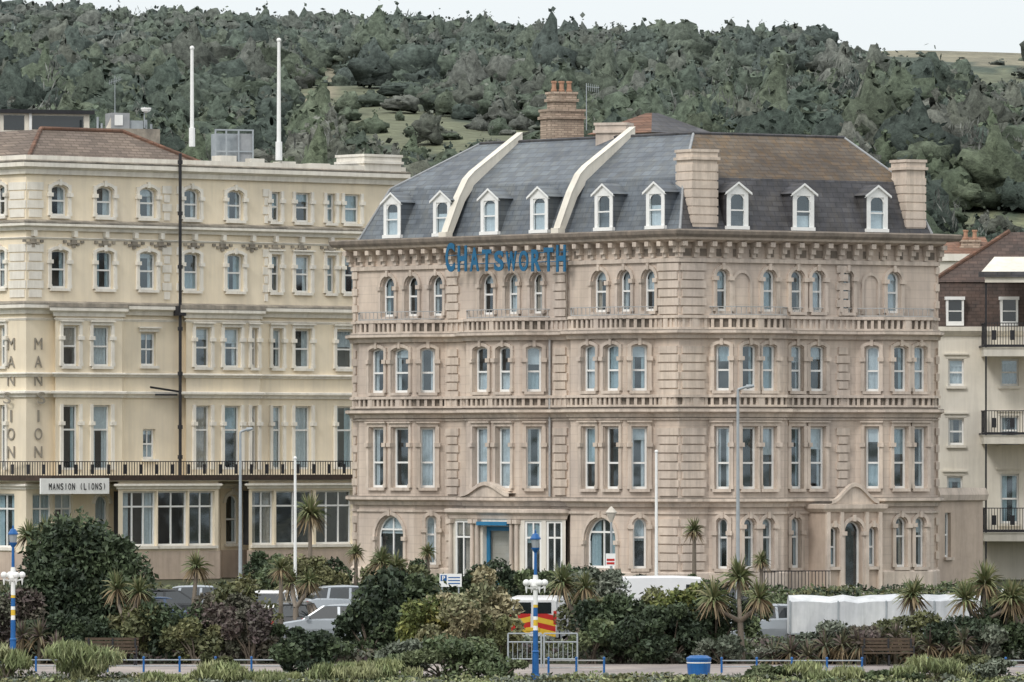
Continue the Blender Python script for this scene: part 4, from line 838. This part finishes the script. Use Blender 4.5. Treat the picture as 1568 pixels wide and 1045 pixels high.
def bench(px,d):
    b=B('park_bench',(X(px,d),d,gz(d))); fr=Fr((X(px,d)-.95,d),(X(px,d)+.95,d)); g=gz(d)+.06
    for k in range(4): b.box('seat:woodbench',fr,0,1.9,-.02-.12*k,.08-.12*k,g+.43,g+.47)
    for k in range(4): b.box('backrest:woodbench',fr,0,1.9,-.46-.03*k,-.43-.03*k,g+.52+.12*k,g+.61+.12*k)
    for s in (.1,.95,1.75):
        b.box('legs:iron',fr,s,s+.06,.0,.06,g,g+.43); b.box('legs:iron',fr,s,s+.06,-.5,-.44,g,g+.95); b.box('legs:iron',fr,s,s+.06,-.45,.06,g+.38,g+.43)
    for s in (.02,1.83): b.box('armrests:iron',fr,s,s+.05,-.45,.1,g+.65,g+.69); b.box('armrests:iron',fr,s,s+.05,.05,.1,g,g+.65)
    b.finish()
bench(1360,249.2); bench(170,249.5)
def sign(name,px,d,y0,y1,wpx,mats):
    z1,z0=Z(y0,d),Z(y1,d); x=X(px,d); w=wpx*d/F/2; fr=Fr((x-w,d),(x+w,d)); b=B(name,(x,d,gz(d)))
    b.tube('post:galv',(x,d+.04,gz(d)),(x,d+.04,z1),.03,.03,6)
    b.box('panel:'+mats[0],fr,0,fr.L,-.02,0,z0,z1); h=z1-z0
    for k in range(len(mats)-1): b.box('text%d:%s'%(k,mats[1+k]),fr,fr.L*.1,fr.L*.9,.0,.006,z0+h*(.12+.28*k),z0+h*(.3+.28*k))
    b.finish()
sign('red_notice_sign',935,283,848,867,15,['paint','red','red'])
b=B('parking_sign',(X(690,275),275,gz(275))); fr=Fr((X(673,275),275),(X(707,275),275)); b.box('panel:paint',fr,0,fr.L,-.03,0,Z(899,275),Z(879,275)); b.box('panel_blue:lampblue',fr,.04,.28,0,.01,Z(890,275),Z(881,275)); chars(b,'letter:paint',fr,'P',.1,.22,Z(889,275),Z(882,275),.012,.01); 
for k in range(3): b.box('text:lampblue',fr,.34,.8,0,.008,Z(884+4.5*k,275)-.04,Z(884+4.5*k,275))
for s in (.1,.75): b.tube('posts:galv',fr.P(s,-.05,gz(275)),fr.P(s,-.05,Z(880,275)),.03,.03,6)
b.finish()
b=B('iron_fence',(X(1220,293),293,0)); railing(b,'bars:iron',[(X(1168,293.2),293.2),(X(1272,293.6),293.6)],0,1.0,0,.14,.03); b.finish()
# ------------------------------------------------------------------ vehicles
def wheel(b,fr,a,dd,r=.32):
    for s in (-1,1):
        p0=fr.P(a,s*(dd-.2),r); p1=fr.P(a,s*dd,r); b.tube('tyres:rubber',p0,p1,r,r,16); b.tube('hubs:carsilver',p1,fr.P(a,s*(dd+.012),r),r*.62,r*.55,12)
def loft(b,key,fr,st):
    sec=[]
    for x,zl,zb,w in st: sec.append([(x,-w*.96,zl),(x,-w,(zl+zb)/2),(x,-w*.97,zb-.06),(x,-w*.86,zb),(x,w*.86,zb),(x,w*.97,zb-.06),(x,w,(zl+zb)/2),(x,w*.96,zl)])
    for i in range(len(sec)-1):
        for j in range(8): k=(j+1)%8; b.f(key,[fr.P(*sec[i][j]),fr.P(*sec[i+1][j]),fr.P(*sec[i+1][k]),fr.P(*sec[i][k])])
    for e in (sec[0],sec[-1]): b.f(key,[fr.P(*p) for p in e])
def car(px,d,ang,col):
    x=X(px,d); a=math.radians(ang); g=gz(d)+.01; fr=Fr((x,d),(x+math.cos(a),d+math.sin(a)),g); b=B('parked_car',(x,d,g)); k='body:'+col
    loft(b,k,fr,[(-2.12,.42,.72,.7),(-2.05,.28,.95,.8),(-1.7,.24,1.02,.85),(-1,.2,1.0,.88),(0,.2,.97,.89),(1.0,.2,.95,.88),(1.7,.24,.84,.84),(2.05,.28,.7,.76),(2.15,.38,.6,.66)])
    for s in (-1,1):
        b.f('windows:carglass',[fr.P(-1.9,s*.76,.98),fr.P(1.05,s*.77,.94),fr.P(.25,s*.6,1.44),fr.P(-1.4,s*.6,1.42)])
        for xa,xb in ((-.35,-.32),(-1.25,-1.15)): b.f(k,[fr.P(xa-.05,s*.775,.96),fr.P(xa+.05,s*.775,.96),fr.P(xb+.05,s*.612,1.43),fr.P(xb-.05,s*.612,1.43)])
        b.f(k,[fr.P(1.05,s*.78,.93),fr.P(.95,s*.78,.95),fr.P(.2,s*.61,1.45),fr.P(.3,s*.6,1.45)])
        b.box('lights:lead',fr,2.02,2.14,s*.62-.14,s*.62+.14,.56,.68); b.box('tail_lights:red',fr,-2.13,-2.02,s*.66-.12,s*.66+.12,.68,.9); b.box('mirrors:'+col,fr,.75,.9,s*.95-.08,s*.95+.08,.95,1.07)
    b.f('windows:carglass',[fr.P(-1.9,-.76,.98),fr.P(-1.9,.76,.98),fr.P(-1.4,.6,1.42),fr.P(-1.4,-.6,1.42)]); b.f('windows:carglass',[fr.P(1.05,-.76,.94),fr.P(1.05,.76,.94),fr.P(.25,.6,1.44),fr.P(.25,-.6,1.44)])
    loft(b,'roof:'+col,fr,[(-1.45,1.38,1.42,.6),(-1.2,1.4,1.48,.63),(-.4,1.4,1.51,.64),(.1,1.4,1.48,.62),(.28,1.39,1.44,.6)])
    b.box('number_plate:yellow',fr,-2.14,-2.1,-.25,.25,.5,.6); wheel(b,fr,-1.3,.87); wheel(b,fr,1.35,.87); b.finish()
for a in ((262,278,8,'carblack'),(422,277,78,'carwhite'),(455,268,82,'carblack'),(545,281,10,'carsilver'),(510,266,172,'carsilver'),(1172,266,186,'carsilver'),(1100,283,5,'carblack'),(205,272,185,'carblue'),(320,281,3,'carsilver')): car(*a)
def van(name,px,d,ang,col,Lh=2.5,Hh=2.3,chev=False):
    x=X(px,d); a=math.radians(ang); g=gz(d)+.01; fr=Fr((x,d),(x+math.cos(a),d+math.sin(a)),g); b=B(name,(x,d,g)); k='body:'+col
    loft(b,k,fr,[(-Lh,.35,Hh-.1,.9),(-Lh+.08,.3,Hh,.95),(0,.3,Hh+.03,.96),(Lh*.45,.3,Hh-.02,.95),(Lh*.62,.3,1.25+.1,.93),(Lh*.95,.32,1.05,.88),(Lh,.4,.85,.8)])
    b.f('windscreen:carglass',[fr.P(Lh*.6,-.8,1.42),fr.P(Lh*.6,.8,1.42),fr.P(Lh*.475,.75,Hh-.15),fr.P(Lh*.475,-.75,Hh-.15)])
    for s in (-1,1):
        b.f('windows:carglass',[fr.P(Lh*.2,s*.965,1.3),fr.P(Lh*.52,s*.955,1.3),fr.P(Lh*.42,s*.955,Hh-.3),fr.P(Lh*.2,s*.965,Hh-.3)])
        b.box('tail_lights:red',fr,-Lh-.02,-Lh+.04,s*.84-.06,s*.84+.06,.8,1.3)
    b.box('rear_windows:carglass',fr,-Lh-.012,-Lh+.05,-.7,-.06,1.2,Hh-.18); b.box('rear_windows:carglass',fr,-Lh-.012,-Lh+.05,.06,.7,1.2,Hh-.18); b.box('number_plate:yellow',fr,-Lh-.03,-Lh,-.25,.25,.55,.68)
    if chev:
        for i in range(4):
            for s in (-1,1):
                y0=s*.08;z0=.42+i*.2; b.f('chevrons_%s:%s'%(('red','red') if i%2 else ('yellow','yellow')),[fr.P(-Lh-.006,y0,z0+.08),fr.P(-Lh-.006,s*.86,z0-.1),fr.P(-Lh-.006,s*.86,z0+.1),fr.P(-Lh-.006,y0,z0+.28)])
    wheel(b,fr,-Lh*.6,.96,.34); wheel(b,fr,Lh*.62,.94,.34); b.finish()
van('emergency_van',826,266,84,'carwhite',2.5,1.8,True); van('white_van',1030,279,3,'carwhite',2.3,1.95)
b=B('covered_trailer',(X(1360,263),263,gz(263))); d=264.0; fr=Fr((X(1207,d),d),(X(1500,d),d),gz(d)); Lt=fr.L; n=14
tz=Z(911,d)-gz(d)
jit=[random.uniform(-.05,.05) for _ in range(n+1)]
f_=lambda t,i_:tz-.22*(t/1.1)**2-(.05 if i_%2 else 0)+jit[i_]
for i in range(n):
    a0,a1=Lt*i/n,Lt*(i+1)/n
    for k in range(6):
        t0=-1.1+2.2*k/6;t1=-1.1+2.2*(k+1)/6
        b.f('canvas_cover:canvas',[fr.P(a0,t0,f_(t0,i)),fr.P(a1,t0,f_(t0,i+1)),fr.P(a1,t1,f_(t1,i+1)),fr.P(a0,t1,f_(t1,i))])
    for s in (-1.1,1.1): b.f('canvas_side:canvas',[fr.P(a0,s+(.05 if i%2 else 0),.5),fr.P(a1,s+(0 if i%2 else .05),.5),fr.P(a1,s,f_(1.1,i+1)),fr.P(a0,s,f_(1.1,i))])
for a in (0,Lt): b.f('canvas_end:canvas',[fr.P(a,-1.1,.5),fr.P(a,1.1,.5),fr.P(a,1.1,tz-.25),fr.P(a,0,tz),fr.P(a,-1.1,tz-.25)])
b.box('chassis:iron',fr,0,Lt,-1.0,1.0,.4,.5)
for a in (0,Lt*.25,Lt*.5,Lt*.75,Lt-.05): b.box('frame_ribs:galv',fr,a,a+.05,1.1,1.16,.45,tz-.2)
b.box('frame_ribs:galv',fr,0,Lt,1.1,1.155,.5,.56)
for a in (1.2,2.0,Lt-2,Lt-1.2): wheel(b,fr,a,1.05,.32)
b.finish()
# ------------------------------------------------------------------ camera, light
cam=bpy.data.cameras.new('camera'); co=bpy.data.objects.new('camera',cam); scene.collection.objects.link(co); co.location=(0,0,EYE); co.rotation_euler=(math.radians(90),0,0)
cam.sensor_width=36; cam.lens=F/1568*36; cam.shift_y=(HY-522.6)/1568; cam.clip_start=1; cam.clip_end=12000; scene.camera=co
w=bpy.data.worlds.new('World'); scene.world=w; w.use_nodes=True; nt=w.node_tree; bg=nt.nodes['Background']; sk=nt.nodes.new('ShaderNodeTexSky'); sk.sky_type='NISHITA'; sk.sun_disc=False
sk.sun_elevation=math.radians(43); sk.sun_rotation=math.radians(214); sk.dust_density=3; sk.air_density=1; sk.ozone_density=1
hs_=nt.nodes.new('ShaderNodeHueSaturation'); hs_.inputs['Saturation'].default_value=.4; nt.links.new(sk.outputs[0],hs_.inputs['Color'])
tc=nt.nodes.new('ShaderNodeTexCoord'); sp=nt.nodes.new('ShaderNodeSeparateXYZ'); nt.links.new(tc.outputs['Generated'],sp.inputs[0])
rp=nt.nodes.new('ShaderNodeValToRGB'); rp.color_ramp.elements[0].position=0; rp.color_ramp.elements[0].color=(.56,.60,.62,1); rp.color_ramp.elements[1].position=.8; rp.color_ramp.elements[1].color=(.98,1,1,1); nt.links.new(sp.outputs['Z'],rp.inputs['Fac'])
ml=nt.nodes.new('ShaderNodeVectorMath'); ml.operation='SCALE'; ml.inputs['Scale'].default_value=11.2; nt.links.new(rp.outputs['Color'],ml.inputs[0])
mx=nt.nodes.new('ShaderNodeMixRGB'); mx.inputs['Fac'].default_value=.78; nt.links.new(hs_.outputs[0],mx.inputs['Color1']); nt.links.new(ml.outputs[0],mx.inputs['Color2'])
nt.links.new(mx.outputs[0],bg.inputs['Color']); bg.inputs['Strength'].default_value=.15
sl=bpy.data.lights.new('sun','SUN'); sl.energy=1.4; sl.angle=math.radians(12); sl.color=(1,.965,.92); so=bpy.data.objects.new('sun',sl); scene.collection.objects.link(so)
dr=Vector((-.5,-.75,.85)); so.rotation_euler=dr.to_track_quat('Z','Y').to_euler(); so.location=(-100,-100,200)
scene.view_settings.view_transform='Standard'; scene.view_settings.look='None'; scene.view_settings.exposure=0
